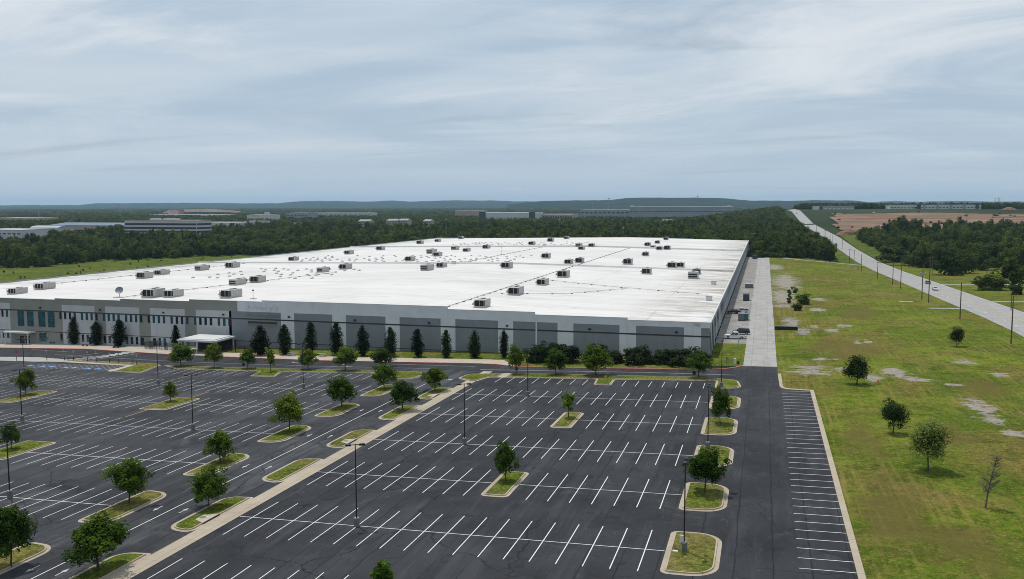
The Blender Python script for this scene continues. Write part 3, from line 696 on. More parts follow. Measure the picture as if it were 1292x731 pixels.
for x in (-220.2, -218.1):
    z0 = PL(x, YF)+.15; m = MB()
    for a, b, c, d in ((x-1, x-.9, z0, z0+2.4), (x+.9, x+1, z0, z0+2.4), (x-.05, x+.05, z0, z0+2.4), (x-1, x+1, z0+2.3, z0+2.4)): m.box(a, b, YF-.09, YF, c, d, 'wall_light')
    d = m.build('entrance_door', wh)
    m = MB(); m.box(x-.9, x-.05, YF-.05, YF-.01, z0, z0+2.3, 'dark_glass'); m.build('pane', d); m = MB(); m.box(x+.05, x+.9, YF-.05, YF-.01, z0, z0+2.3, 'dark_glass'); m.build('pane', d)
zc = PL(-219, YF)
m = MB(); m.box(-224.4, -214.7, YF-3.2, YF-.02, -4.72, -4.3, 'far_white'); c = m.build('entrance_canopy', wh)
for x in (-223.8, -215.3): m = MB(); m.box(x-.15, x+.15, YF-3.0, YF-2.7, zc-.2, -4.72, 'wall_light'); m.build('post', c)
# wall lamps
for px, py in ((365, 400), (448, 404), (541.6, 407.5), (640, 411), (744, 415), (853.5, 419.3), (282, 397), (206.5, 394.5), (126.5, 391), (51, 388.5)):
    x, z = on_wall(px, py); m = MB(); m.hexa([(x-.28, YF-.45, z-.12), (x+.28, YF-.45, z-.12), (x+.28, YF, z-.3), (x-.28, YF, z-.3), (x-.28, YF-.4, z+.05), (x+.28, YF-.4, z+.05), (x+.28, YF, z+.22), (x-.28, YF, z+.22)], 'black_paint'); m.build('wall_lamp', wh)
# marks on the wall: ghosts of removed letters, sign bar, street number
def letters(txt, x0, x1, z0, z1, mat, name='lettering', proud=.05):
    cu = bpy.data.curves.new('txt', 'FONT'); cu.body = txt; cu.extrude = .012; cu.resolution_u = 3
    o = bpy.data.objects.new('txt', cu); COL.objects.link(o); bpy.context.view_layer.update()
    me = bpy.data.meshes.new_from_object(o.evaluated_get(bpy.context.evaluated_depsgraph_get())); bpy.data.objects.remove(o)
    co = np.array([v.co[:] for v in me.vertices]); mn, mx = co.min(0), co.max(0); s = (co-mn)/(mx-mn)
    for v, q in zip(me.vertices, s): v.co = (x0+q[0]*(x1-x0), YF-proud-q[2]*.02, z0+q[1]*(z1-z0))
    me.materials.clear(); me.materials.append(MATS[mat]); return put(name, me, wh)
xa, z1 = on_wall(319.4, 384.4); xb, z0 = on_wall(351.0, 392.4); z0 = z1-2.0
letters("macy's", xa, xb, z0, z1, 'ghost_letter')
xs_, zs_ = on_wall(314., 388.0); m = MB(); m.add([(xs_+.85*(1 if k % 2 == 0 else .4)*math.sin(k*math.pi/5), YF-.045, zs_+.85*(1 if k % 2 == 0 else .4)*math.cos(k*math.pi/5)) for k in range(10)], [tuple(range(10))], 'ghost_letter'); m.build('star_emblem', wh)
xa, _ = on_wall(310.2, 395); xb, _ = on_wall(353.5, 402)
letters('bloomingdales', xa, xb, 2.35, 3.75, 'ghost_letter_dark')
xa, z1 = on_wall(313.1, 405.4); xb, z0 = on_wall(349.4, 411.)
wbox('sign_bar', xa, xb, .9, 1.4, .16, 'wall_trim', .16); wbox('sign_bar', xa, xb, .1, .75, .14, 'sign_bar', .14)
xa, z1 = on_wall(875.8, 408.6); xb, z0 = on_wall(883.4, 411.9)
letters('7120', xa, xb, z1-.62, z1, 'steel_grey', 'street_number')
# side walls
zb = PL(XE, YF)-1.5
yj = [YF+.32]+[YF+4+7.95*k for k in range(66) if YF+4+7.95*k < YB-3]+[YB]
me_dock = None
for i, (a, b) in enumerate(zip(yj[:-1], yj[1:])):
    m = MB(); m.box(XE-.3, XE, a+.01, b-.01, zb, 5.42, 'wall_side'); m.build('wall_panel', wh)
    if i: m = MB(); m.box(XE-.02, XE+.075, a-.75, a+.75, zb, 5.2, 'wall_white'); m.build('pier', wh)
    yc = (a+b)/2; g = PL(XE, YF)
    if i > 2:
        m = MB(); m.box(XE+.008, XE+.03, yc-1.9, yc+1.9, g+.9, g+4.3, 'wall_grey'); d = m.build('dock_door', wh)
        m = MB(); m.box(XE+.02, XE+.2, yc-1.9, yc-1.5, g+.5, g+1.2, 'tyre'); m.build('bumper', d); m = MB(); m.box(XE+.02, XE+.2, yc+1.5, yc+1.9, g+.5, g+1.2, 'tyre'); m.build('bumper', d)
    m = MB(); m.box(XE-.01, XE+.012, a+(.77 if i else .4), b-.77, g-.3, g+(7.2 if i else 6.), 'dock_dark'); m.build('dock_recess', wh)
m = MB(); m.box(XE-.32, XE+.12, YF, YB, 5.42, 5.50, 'flashing'); m.build('coping', wh)
m = MB(); m.box(XW, XW+.3, YF+.3, YB, -13, zroof(XW)+.45, 'wall_side'); m.build('wall_panel', wh)
for a, b in zip(joints[:-1], joints[1:]):
    m = MB(); m.box(b+.01, a-.01, YB-.3, YB, -13, ptop((a+b)/2)-.35, 'wall_side'); m.build('wall_panel', wh)
# roof
m = MB(); rx = [XW+.3, -206., -108., XE-.3]; ryy = [YF+.3, 390.5, 563.5, YB-.3]
m.add([(x, y, zroof(x)) for y in ryy for x in rx], [(j*4+i, j*4+i+1, j*4+i+5, j*4+i+4) for j in range(3) for i in range(3)], 'roof_membrane'); roof = m.build('roof', wh)
for y0, hh in ((390.5, .75), (563.5, .95)):
    for i in range(3):
        m = MB(); a, b = rx[i], rx[i+1]
        m.hexa([(a, y0-.6, zroof(a)-.1), (b, y0-.6, zroof(b)-.1), (b, y0+.6, zroof(b)-.1), (a, y0+.6, zroof(a)-.1), (a, y0-.25, zroof(a)+hh), (b, y0-.25, zroof(b)+hh), (b, y0+.25, zroof(b)+hh), (a, y0+.25, zroof(a)+hh)], 'roof_membrane'); m.build('fire_wall_cap', roof)
# skylight domes in three fields
m = MB()
prof = [(.95, 0), (.92, .18), (.72, .42), (.4, .56)]
vs = []; fs = []
for r, z in prof:
    for k in range(8): vs.append((r*.75*math.cos(k*math.pi/4+.39), r*math.sin(k*math.pi/4+.39), z))
vs.append((0, 0, .6))
for j in range(3):
    for k in range(8): fs.append((j*8+k, j*8+(k+1) % 8, j*8+8+(k+1) % 8, j*8+8+k))
for k in range(8): fs.append((24+k, 24+(k+1) % 8, 32))
m.add(vs, fs, 'galvanised'); ME_SKY = m.mesh('skylight')
rng = random.Random(11); nsky = 0
for x0, x1, y0, y1, prob in ((-218, -163, 300, 352, .62), (-240, -118, 405, 455, .66), (-215, -122, 596, 640, .6)):
    for i in range(int((x1-x0)/5.7)+1):
        for j in range(int((y1-y0)/8.3)+1):
            if rng.random() < prob:
                x = x0+5.7*i+rng.uniform(-.3, .3); y = y0+8.3*j+(2.5 if i % 2 else 0); put('skylight', ME_SKY, roof, (x, y, zroof(x)-.02)); nsky += 1
# gas pipes on sleepers, lightning cable runs
def pipe(pts, r=.07, mat='steel_grey'):
    m = MB(); m.tube([(x, y, zroof(x)+.22) for x, y in pts], r, mat, 6); p = m.build('gas_pipe', roof)
    for (xa, ya), (xb, yb) in zip(pts[:-1], pts[1:]):
        L_ = math.hypot(xb-xa, yb-ya); nn = max(1, int(L_/6))
        for k in range(nn): t = (k+.5)/nn; x = xa+(xb-xa)*t; y = ya+(yb-ya)*t; m = MB(); m.box(x-.35, x+.35, y-.12, y+.12, zroof(x)-.02, zroof(x)+.2, 'weathered_wood'); m.build('pipe_sleeper', p)
pipe([(-82.5, 222), (-82.5, 389)]); pipe([(-82.5, 392.), (-82.5, 562)]); pipe([(-190, 228), (-172, 330)]); pipe([(-255, 262), (-250, 388)])
pipe([(-82.5, 318), (-50, 300), (-17, 287)], .05); pipe([(-82.5, 262), (-60, 270), (-44, 296)], .05); pipe([(-139.5, 400), (-139.5, 560)])

# ------------------------------------------------------------------ rooftop plant
def make_unit(kind):
    e = thing('rooftop_unit', 'x', 'air handler')
    W, L, Hh = 1.65, 3.3, 2.25
    m = MB(); m.box(-W+.1, W-.1, -L+.1, L-.1, -.1, .35, 'galvanised'); m.build('curb', e)
    if kind == 0:
        m = MB(); m.box(-W, W, -L+.9, L, .35, Hh, 'unit_housing')
        for k in range(4): yy = -L+1.6+k*1.25; m.box(W, W+.02, yy-.03, yy+.03, .4, Hh-.05, 'flashing')
        m.box(-W-.03, W+.03, -L-.05, L+.04, Hh, Hh+.06, 'unit_housing'); m.build('housing', e)
        m = MB(); m.box(-W+.05, W-.05, -L+.85, -L+.9, .4, Hh-.02, 'dark_opening'); m.build('coil_bank', e)
        m = MB()
        for x in (-W+.05, .25, W-.05): m.box(x-.06, x+.06, -L, -L+.1, .35, Hh, 'unit_housing')
        m.box(-W, W, -L, -L+.9, .35, .5, 'unit_housing'); m.build('frame', e)
        m = MB(); m.hexa([(-W-.9, -L+.6, .9), (-W, -L+.6, .6), (-W, L-1.5, .6), (-W-.9, L-1.5, .9), (-W-.7, -L+.6, 1.2), (-W, -L+.6, 1.9), (-W, L-1.5, 1.9), (-W-.7, L-1.5, 1.2)], 'unit_housing'); m.build('intake_hood', e)
    else:
        m = MB(); m.box(-W, W, -L, L, .35, Hh, 'unit_housing'); m.box(-W-.03, W+.03, -L-.04, L+.04, Hh, Hh+.06, 'unit_housing'); m.build('housing', e)
        for z0 in (.55, 1.3): m = MB(); m.hexa([(-W+.2, -L-.03, z0), (W-.2, -L-.03, z0), (W-.2, -L+.0, z0), (-W+.2, -L, z0), (-W+.2, -L-.03, z0+.5), (W-.2, -L-.03, z0+.5), (W-.2, -L, z0+.5), (-W+.2, -L, z0+.5)], 'dark_opening'); m.build('louvre', e)
        m = MB(); m.hexa([(-W+.1, L, .6), (W-.1, L, .6), (W-.1, L+.9, 1.2), (-W+.1, L+.9, 1.2), (-W+.1, L, 2.1), (W-.1, L, 2.1), (W-.1, L+.9, 1.9), (-W+.1, L+.9, 1.9)], 'dark_opening'); m.build('exhaust_hood', e)
    for y in (.3, 1.9): m = MB(); m.tube([(0, y, Hh+.05), (0, y, Hh+.28)], [.62, .58], 'steel_grey', 12); m.build('fan', e)
    return e
U = [make_unit(0), make_unit(1)]; uused = [0, 0]
PLACED = []
UN = [(0, a, b, k) for a, b, k in ((72, 515, 0), (208, 492, 0), (705, 438, 0), (790, 420, 0), (990, 398, 1), (1142, 385, 0), (1165, 470, 1), (1265, 458, 0), (745, 532, 0), (845, 530, 0), (1130, 533, 0))]
UN += [(320, a, b, k) for a, b, k in ((192, 350, 0), (467, 318, 0), (624, 298, 0), (336, 407, 1), (448, 392, 0), (820, 268, 0), (908, 257, 0), (1023, 243, 0), (875, 315, 1), (906, 328, 0), (992, 297, 1), (1050, 305, 0), (768, 352, 0), (852, 398, 1), (925, 383, 0), (1148, 290, 0), (1248, 387, 0), (1123, 580, 0))]
UN += [(640, a, b, k) for a, b, k in ((120, 272, 0), (213, 256, 0), (292, 243, 0), (352, 282, 1), (366, 295, 0), (416, 282, 0), (190, 338, 0), (302, 365, 0), (356, 360, 0), (275, 432, 0), (172, 470, 0), (38, 518, 0), (595, 368, 0), (683, 327, 0), (693, 278, 0), (719, 290, 1), (751, 297, 0), (790, 296, 0), (742, 265, 0), (784, 248, 0), (813, 386, 0), (856, 382, 0), (688, 416, 0), (918, 438, 1), (935, 416, 0))]
for ox, a, b, k in UN:
    x, y, z = on_roof(ox+a*.2554, 240+(b-1)*.2554)
    y = min(y+1.2, 729.)
    u = U[k] if not uused[k] else copy_tree(U[k]); uused[k] = 1
    sv = .86+.3*((len(PLACED)*37) % 11)/11; u.scale = (sv*.97, (.9+.22*((len(PLACED)*53) % 7)/7), sv)
    PLACED.append((x, y, k, u)); u.location = (x, y, z); zone = 'in front of the first fire wall' if y < 390 else ('between the two fire walls' if y < 563 else 'behind the second fire wall')
    u['label'] = ('boxy beige rooftop air handler with dark coil end %s on the white roof' if k == 0 else 'beige rooftop air handler with louvred pale end %s on the white roof') % zone
    u['group'] = 'rooftop units with %s ends %s' % (('dark', 'pale')[k], zone)
for zn, (ya, yb) in (('before the first fire wall', (0, 390)), ('between the fire walls', (390, 563)), ('behind the second fire wall', (563, 900))):
    for k in (0, 1):
        for i, q in enumerate(sorted([q for q in PLACED if ya <= q[1] < yb and q[2] == k], key=lambda q: -q[0])):
            q[3]['label'] = '%s rooftop unit %s, %s from the east eaves' % (('dark-ended', 'louvred pale-ended')[k], zn, ORD[i] if i else 'first')
# satellite dish, vent stacks, small plant
x, y, z = on_roof(151, 375.5)
e = thing('satellite_dish', 'grey satellite dish on a ballast frame near the front parapet', 'satellite dish', (x, y, z))
m = MB(); m.box(-1.8, 1.8, -.9, .9, -.02, .15, 'galvanised'); m.build('ballast_frame', e); m = MB(); m.tube([(0, 0, .1), (0, 0, 1.5)], .1, 'galvanised', 8); m.build('mast', e)
m = MB(); vs = [(0, .35, 0)]; fs = []
for r in (.45, .85, 1.2):
    for k in range(16): vs.append((r*math.cos(k*math.pi/8), .35-.3*(r/1.2)**2, r*math.sin(k*math.pi/8)))
for k in range(16): fs.append((0, 1+k, 1+(k+1) % 16))
for j in range(2):
    for k in range(16): fs.append((1+j*16+k, 17+j*16+k, 17+j*16+(k+1) % 16, 1+j*16+(k+1) % 16))
m.add(vs, fs, 'steel_grey'); d = m.build('dish', e, (0, -.1, 2.3)); d.rotation_euler = (math.radians(-32), 0, math.radians(25))
m = MB(); m.tube([(0, -.1, 1.5), (0, -1.1, 2.6)], .035, 'galvanised', 5); m.build('feed_arm', e)
for px, py, hh in ((319.5, 377.5, 2.8), (633, 321.5, 4.5)):
    x, y, z = on_roof(px, py); e = thing('roof_mast', 'slim mast with small head standing on the roof %s' % ('near the lettered wall' if px < 400 else 'between the two fire walls'), 'mast', (x, y, z))
    m = MB(); m.box(-.9, .9, -.5, .5, -.02, .15, 'steel_grey'); m.build('base', e); m = MB(); m.tube([(0, 0, .1), (0, 0, hh)], .07, 'galvanised', 6); m.build('pole', e); m = MB(); m.box(-.25, .25, -.2, .2, hh-.4, hh, 'steel_grey'); m.build('head', e)
for px, py, lab in ((900.4, 359.5, 'small pale plant box with tray beside the stained east eaves'), (894.5, 379.5, 'little pale vent box on the roof near the stained eaves'), (572.4, 333.5, 'small grey plant box set against the first fire wall'), (686.5, 310.4, 'small pale plant box against the second fire wall')):
    x, y, z = on_roof(px, py); e = thing('roof_vent', lab, 'vent', (x, y, z))
    m = MB(); m.box(-.9, .9, -.8, .8, -.02, 1.3, 'unit_white', .05); m.build('housing', e); m = MB(); m.box(-1.05, 1.05, -.95, .95, 1.3, 1.42, 'galvanised'); m.build('lid', e)
    if px > 899: m = MB(); m.box(-3.2, .2, -2.2, -1., -.02, .18, 'unit_white'); m.build('tray', e)

# ------------------------------------------------------------------ trees
def leaf_quads(P, Nrm, S, tint, rs, mats, name):
    n = len(P); Nrm = Nrm/np.linalg.norm(Nrm, axis=1, keepdims=True)
    a = rs.normal(size=(n, 3)); U_ = np.cross(Nrm, a); U_ /= np.linalg.norm(U_, axis=1, keepdims=True); V_ = np.cross(Nrm, U_)
    S = S[:, None]; c = [P-U_*S, P+V_*S*.62-U_*S*.1, P+U_*S, P-V_*S*.62+U_*S*.1]
    V = np.stack(c, 1).reshape(-1, 3); F = np.arange(4*n).reshape(n, 4)
    me = bpy.data.meshes.new(name); me.vertices.add(4*n); me.vertices.foreach_set('co', V.ravel().astype(np.float32))
    me.loops.add(4*n); me.loops.foreach_set('vertex_index', F.ravel().astype(np.int32)); me.polygons.add(n)
    me.polygons.foreach_set('loop_start', np.arange(0, 4*n, 4, dtype=np.int32)); me.polygons.foreach_set('loop_total', np.full(n, 4, np.int32))
    at = me.attributes.new('tint', 'FLOAT', 'FACE'); at.data.foreach_set('value', np.clip(tint, 0, 1).astype(np.float32))
    me.materials.append(MATS[mats]); me.update(calc_edges=True); return me
def unit(rs, n):
    v = rs.normal(size=(n, 3)); return v/np.linalg.norm(v, axis=1, keepdims=True)
def crown_mesh(name, seed, h, cb, r, n, leaf, mat, style='round', clumps=34, spread=1.):
    rs = np.random.RandomState(seed); rz = (h-cb)/2; zc = (h+cb)/2
    if style == 'column':
        t = rs.rand(clumps); prof = lambda t: np.clip(np.where(t < .32, .55+.45*np.sin(t/.32*math.pi/2), np.cos((t-.32)/.68*math.pi/2)**.8), .05, 1)
        an = rs.rand(clumps)*2*math.pi; rr = prof(t)*r*rs.uniform(.35, .72, clumps)
        C = np.stack([rr*np.cos(an), rr*np.sin(an), cb+t*(h-cb)*.96], 1); RC = r*(.25+.30*prof(t))*rs.uniform(.8, 1.2, clumps)
        stretch = np.array([1, 1, 1.7])
    else:
        d = unit(rs, clumps); d[:, 2] = np.where(d[:, 2] < -.88, -d[:, 2], d[:, 2]); q = rs.uniform(.30, .80, clumps)
        wob = np.array([1+.20*math.sin(3*math.atan2(v[1], v[0])+seed)+.12*math.sin(4*v[2]+seed*2) for v in d])*rs.uniform(.82, 1.2, clumps)
        rad = np.array([r, r, rz])
        if style == 'wide': d[:, 2] = d[:, 2]*.8
        q = np.where(np.arange(clumps) % 3 == 0, rs.uniform(.1, .45, clumps), rs.uniform(.5, .80, clumps)); C = d*rad*(q*wob)[:, None]; C[:, 2] += zc
        if style == 'wide':      # flatter base, wider shoulders
            f = 1.08-.25*np.abs((C[:, 2]-(cb+(h-cb)*.42))/(h-cb)); C[:, :2] *= f[:, None]
        RC = r*np.where(q > .5, rs.uniform(.17, .33, clumps), rs.uniform(.3, .42, clumps))*spread; stretch = np.array([1, 1, .85 if style != 'bush' else .75])
    k = rs.randint(0, clumps, n); d = unit(rs, n); d[:, 2] = np.where(rs.rand(n) < .35, np.abs(d[:, 2]), d[:, 2])
    P = C[k] + d*stretch*(RC[k]*(.55+.50*rs.rand(n)**.7))[:, None]
    fx_ = r/np.quantile(np.hypot(P[:, 0], P[:, 1]), .975); za_, zb_ = np.quantile(P[:, 2], .012), np.quantile(P[:, 2], .992)
    P[:, :2] *= fx_; C[:, :2] *= fx_; P[:, 2] = cb+(P[:, 2]-za_)*(h-cb)/(zb_-za_); C[:, 2] = cb+(C[:, 2]-za_)*(h-cb)/(zb_-za_)
    ctr = np.array([0, 0, zc]); out = P-ctr; out /= np.linalg.norm(out, axis=1, keepdims=True)+1e-6
    Nn = d*.75+out*.45+np.array([0, 0, .28])+rs.normal(size=(n, 3))*.42
    S = leaf*rs.uniform(.6, 1.25, n); ti = .45*rs.rand(clumps)[k]+.55*rs.rand(n)
    ni = n//6                                   # inner boughs so the crown is not hollow
    di = unit(rs, ni)*(rs.rand(ni)**.5)[:, None]
    if style == 'column':
        tt = rs.rand(ni); Pi = np.stack([di[:, 0]*r*.5*prof(tt), di[:, 1]*r*.5*prof(tt), cb+tt*(h-cb)*.93], 1)
    else: Pi = di*np.array([r, r, rz])*.58+ctr
    P = np.concatenate([P, Pi]); Nn = np.concatenate([Nn, unit(rs, ni)]); S = np.concatenate([S, np.full(ni, leaf*2.0)]); ti = np.concatenate([ti, rs.rand(ni)*.35])  # inner leaves tinted darker: shade inside the crown put into the colour
    return leaf_quads(P, Nn, S, ti, rs, mat, name), C
def trunk_mesh(name, seed, h, cb, r, C, tr, mat='bark', limbs=9):
    rs = random.Random(seed); m = MB(); top = (rs.uniform(-.1, .1)*r, rs.uniform(-.1, .1)*r, h*.72)
    m.tube([(0, 0, -.25), (0, 0, .15), (.03*r, -.02*r, cb*.8), (top[0]*.6, top[1]*.6, (cb+h)*.48), top], [tr*1.5, tr*1.1, tr*.85, tr*.5, tr*.15], mat, 8)
    idx = list(range(len(C))); rs.shuffle(idx)
    for i in idx[:limbs]:
        c = C[i]; z0 = cb*.8+rs.random()*max(.1, (min(c[2], h*.6)-cb*.8))*.55; m.tube([(0.02*r, 0, z0), (c[0]*.5, c[1]*.5, (z0+c[2])*.52), tuple(c)], [tr*.5, tr*.33, tr*.1], mat, 5, False)
    return m.mesh(name)
PRO = {}
def proto(key, seed, h, cb, r, n, leaf, mat, style='round', clumps=34, tr=.11, spread=1., bark='bark'):
    cm, C = crown_mesh('crown', seed, h, cb, r, n, leaf, mat, style, clumps, spread)
    PRO[key] = (cm, trunk_mesh('trunk', seed, h, cb, r, C, tr, bark), h, cb, r)
for i in range(6): proto('lot%d' % i, 10+i, 5.5, 1.55 if i % 2 else 1.3, 2.0, 7600, .12, 'leaf_lot', 'wide' if i in (3, 5) else 'round', 62+3*i, .075)
for i in range(2): proto('young%d' % i, 30+i, 4.6, 1.3, 1.15, 1700, .12, 'leaf_young', 'round', 20, .06)
for i in range(4): proto('col%d' % i, 40+i, 7., .25, 1.3, 4200, .13, 'leaf_column', 'column', 46, .12)
for i in range(4): proto('shrub%d' % i, 50+i, 4., .02, 2.4, 3600, .15, 'leaf_shrub', 'bush', 40, .09)
for i in range(3): proto('dark%d' % i, 60+i, 5.5, 1.3, 1.9, 6200, .12, 'leaf_dark', 'round', 60, .08, 1.35)
proto('pale0', 70, 6.4, 1.75, 2.2, 6200, .13, 'leaf_pale', 'round', 70, .08, 1.2)
for i in range(5): proto('wood%d' % i, 80+i, 11., .4, 5.4, 3800, .44, 'leaf_forest', 'round', 40, .28, 1.25)
for i in range(2): proto('edge%d' % i, 90+i, 6., .02, 3.2, 2300, .36, 'leaf_edge', 'bush', 34, .16)
CROWNS = bpy.data.collections.new('wood_crowns'); COL.children.link(CROWNS)
nrot = random.Random(3)
def plant(key, name, p, w, h, label, group=None, cat='tree', lean=0.):
    cm, tm, h0, cb, r0 = PRO[key]
    e = thing(name, label, cat, p, nrot.uniform(0, 6.28), group, None, (w/(2*r0), w/(2*r0), h/h0))
    put('trunk' if cat == 'tree' else 'stems', tm, e); put('crown' if cat == 'tree' else 'foliage', cm, e)
    return e
def height_at(p, py):
    lo, hi = 0., 40.
    for i in range(40):
        mz = (lo+hi)/2; d = np.array([p[0], p[1], p[2]+mz-CAMH]); y = PCY-FPX*(d@AXU)/(d@AXF)
        if y > py: lo = mz
        else: hi = mz
    return lo
def depth(p): return float((np.array(p)-np.array([0, 0, CAMH]))@AXF)
def plant_px(key, name, bx, by, l, r, t, label, group=None, cat='tree', wf=1.04, zoff=.1):
    p = G(bx, by); w = (r-l)*depth(p)/FPX*wf; h = height_at(p, t)*1.0; p[2] += zoff
    return plant(key, name, p, w, h, label, group, cat)
def zl(ox, oy, lst, s=.17028): return [(ox+a*s, oy+b*s, ox+l*s, ox+r*s, oy+t*s) for a, b, l, r, t in lst]
S_ = .17028
# on the islands beside the tan gutter, from the warehouse outwards
A = zl(400, 400, [(872, 550, 790, 985, 380), (635, 695, 530, 748, 480)]) + [(200+370*S_, 610+180*S_, 200+255*S_, 200+525*S_, 510+485*S_)] + zl(0, 610, [(730, 650, 485, 945, 268)])
for i, q in enumerate(A): plant_px('lot%d' % (i % 6), 'shade_tree', *q, 'green shade tree on kerbed gutter island, %s from the warehouse' % (ORD[i] if i else 'first'), 'trees on the gutter islands')
A = zl(400, 400, [(498, 535, 415, 592, 357), (183, 672, 70, 310, 445)]) + [(200+970*S_, 510+205*S_, 200+865*S_, 200+1105*S_, 400+578*S_)] + zl(200, 510, [(458, 435, 360, 595, 205)]) + [(958*S_, 610+150*S_, 820*S_, 1135*S_, 500+475*S_), (14., 716., -14., 40., 641.)]
for i, q in enumerate(A): plant_px('lot%d' % ((i*2+1) % 6), 'shade_tree', *q, 'green shade tree on teardrop island west of the lane, %s from the warehouse' % (ORD[i] if i else 'first'), 'trees on the islands west of the lane')
A = zl(200, 400, [(168, 365, 95, 280, 205), (412, 380, 360, 487, 195), (662, 385, 610, 738, 243), (830, 408, 788, 865, 230), (1108, 390, 1040, 1187, 243)]) + zl(400, 400, [(210, 400, 142, 328, 225), (480, 372, 393, 572, 240)])
for i, q in enumerate(A[::-1]): plant_px('young1' if i == 3 else 'lot%d' % ((i+2) % 6), 'verge_tree', *q, '%s on the west front verge, %s westward from the access lane' % ('thin young tree' if i == 3 else 'round green tree', (ORD[i] if i else 'first')), 'trees on the west front verge')
A = zl(600, 400, [(300, 425, 245, 378, 220), (595, 430, 510, 675, 245), (893, 435, 790, 1028, 218)]) + zl(820, 400, [(362, 455, 285, 472, 268)])
for i, q in enumerate(A): plant_px('lot%d' % ((i*2) % 6), 'verge_tree', *q, ['narrow shaggy tree', 'round green tree', 'broad dark green tree', 'round dark green tree'][i] + ' on the east front verge, %s eastward from the access lane' % (ORD[i] if i else 'first'), 'trees on the east front verge')
plant_px('young0', 'island_tree', 600+688*S_, 510+105*S_, 600+640*S_, 600+757*S_, 400+553*S_, 'bright young tree on the small central island closer to the warehouse', None)
plant_px('lot4', 'island_tree', 600+223*S_, 510+575*S_, 600+160*S_, 600+345*S_, 510+285*S_, 'dark green tree on the small central island farther from the warehouse', None)
plant_px('lot2', 'island_tree', 820+520*S_, 510+150*S_, 820+450*S_, 820+610*S_, 400+530*S_, 'green tree on the D-shaped island with the light pole just north of it', None)
plant_px('lot3', 'island_tree', 820+408*S_, 510+660*S_, 820+280*S_, 820+575*S_, 510+335*S_, 'spreading green tree on the D-shaped island next to the white-boxed pole island', None)
plant_px('lot5', 'island_tree', 85*S_, 500+395*S_, 22*S_, 165*S_, 500+210*S_, 'green tree on the rectangular west lot island farthest from the warehouse', None)
plant_px('lot1', 'island_tree', 200+90*S_, 400+630*S_, 200+25*S_, 200+140*S_, 400+480*S_, 'small dark tree on the rectangular west lot island nearest the access lane', None)
plant_px('lot0', 'island_tree', 192*S_, 400+580*S_, 115*S_, 280*S_, 400+393*S_, 'green tree on the rectangular grass island closest to the accessible stalls', None)
p = np.array([-31.7, 69.3, PL(-31.7, 69.3)]); 
d_ = ray(484, 708.); tt = 68.9/d_[1]; xx = d_[0]*tt; zz_ = CAMH+d_[2]*tt
plant('young1', 'island_tree', (-31.9, 69.4, PL(-31.9, 69.4)+.1), 3.0, 4.5, 'bright green treetop between stall rows on the third small central island', None)
# dark columns along the front wall
A = zl(0, 400, [(393, 195, 352, 437, 20), (553, 205, 508, 602, 12), (717, 212, 678, 757, 42), (887, 222, 838, 938, 28)]) + zl(200, 400, [(130, 235, 95, 162, 66), (757, 288, 690, 822, 73), (935, 283, 886, 983, 63), (1128, 285, 1082, 1172, 43)]) + zl(400, 400, [(145, 285, 98, 195, 46), (340, 293, 292, 390, 73), (545, 296, 497, 592, 83), (745, 302, 700, 792, 98), (957, 305, 918, 996, 103), (1167, 308, 1125, 1210, 108)]) + zl(600, 400, [(210, 308, 175, 243, 106)])
for i, q in enumerate(A[::-1]): plant_px('col%d' % (i % 4), 'columnar_tree', *q, 'dark narrow columnar tree by the front wall, %s westward from the shrub bank' % (ORD[i] if i else 'first'), 'columnar trees along the front wall', 'tree', 1.12, .13)
plant_px('shrub1', 'shrub', 9., 431., -8., 20.5, 413.5, 'dark bushy shrub beside the glazed main entrance canopy', None, 'shrub', 1.05, .13)
A = zl(600, 400, [(465, 338, 395, 540, 190), (600, 332, 522, 705, 182), (695, 342, 622, 782, 212), (912, 336, 838, 998, 196), (1040, 345, 982, 1092, 240), (1180, 355, 1098, 1258, 210)]) + zl(820, 400, [(-25, 352, -60, 20, 248), (52, 352, 0, 105, 262), (115, 352, 60, 172, 232), (240, 360, 150, 362, 222), (388, 350, 340, 445, 252)])
for i, q in enumerate(A): plant_px('shrub%d' % (i % 4), 'shrub', *q, 'dense dark shrub by the front wall, %s eastward from the columnar trees' % (ORD[i] if i else 'first'), 'shrubs before the east front wall', 'shrub', 1.5, -.15)
# the lawn
L3 = .3147
plant_px('dark0', 'lawn_tree', 960+785*L3, 300+437*L3, 960+766*L3, 960+821*L3, 300+362*L3, 'small dark round tree on the lawn by the highway poles', 'dark round trees on the lawn')
plant_px('dark1', 'lawn_tree', 960+385*L3, 300+588*L3, 960+349*L3, 960+451*L3, 300+478*L3, 'dark ball-shaped tree on the lawn by the yellow hydrant', 'dark round trees on the lawn')
plant_px('dark2', 'lawn_tree', 1127., 547., 1115., 1147., 506., 'dark ball-shaped tree on the lawn beside the pale-leaved tree', 'dark round trees on the lawn')
plant_px('pale0', 'lawn_tree', 960+768*.275, 530+233*.275, 960+703*.275, 960+880*.275, 530+13*.275, 'pale-leaved tree with straight trunk on the lawn', None)
plant_px('dark1', 'lawn_tree', 1047.6, 331.8, 1042, 1053.5, 320.6, 'dark ball-shaped tree at the far end of the lawn by the side road', None)
plant_px('dark2', 'lawn_tree', 1023.3, 329.3, 1020, 1027.8, 318.3, 'dark green tree by the side road next to the wood', None)
plant_px('dark0', 'lawn_tree', 1033., 328.8, 1030.5, 1035.8, 323., 'small dark tree between two others along the side road', None)
plant_px('edge0', 'ditch_shrub', 1013., 384., 1004.5, 1022.5, 370.5, 'big leafy shrub growing over the ditch in the lawn', None, 'shrub', 1.1, 0.)
plant_px('edge1', 'ditch_shrub', 1007.5, 392., 1001.5, 1014., 383., 'low leafy shrub on the ditch between the headwall and the big shrub', None, 'shrub', 1.1, 0.)
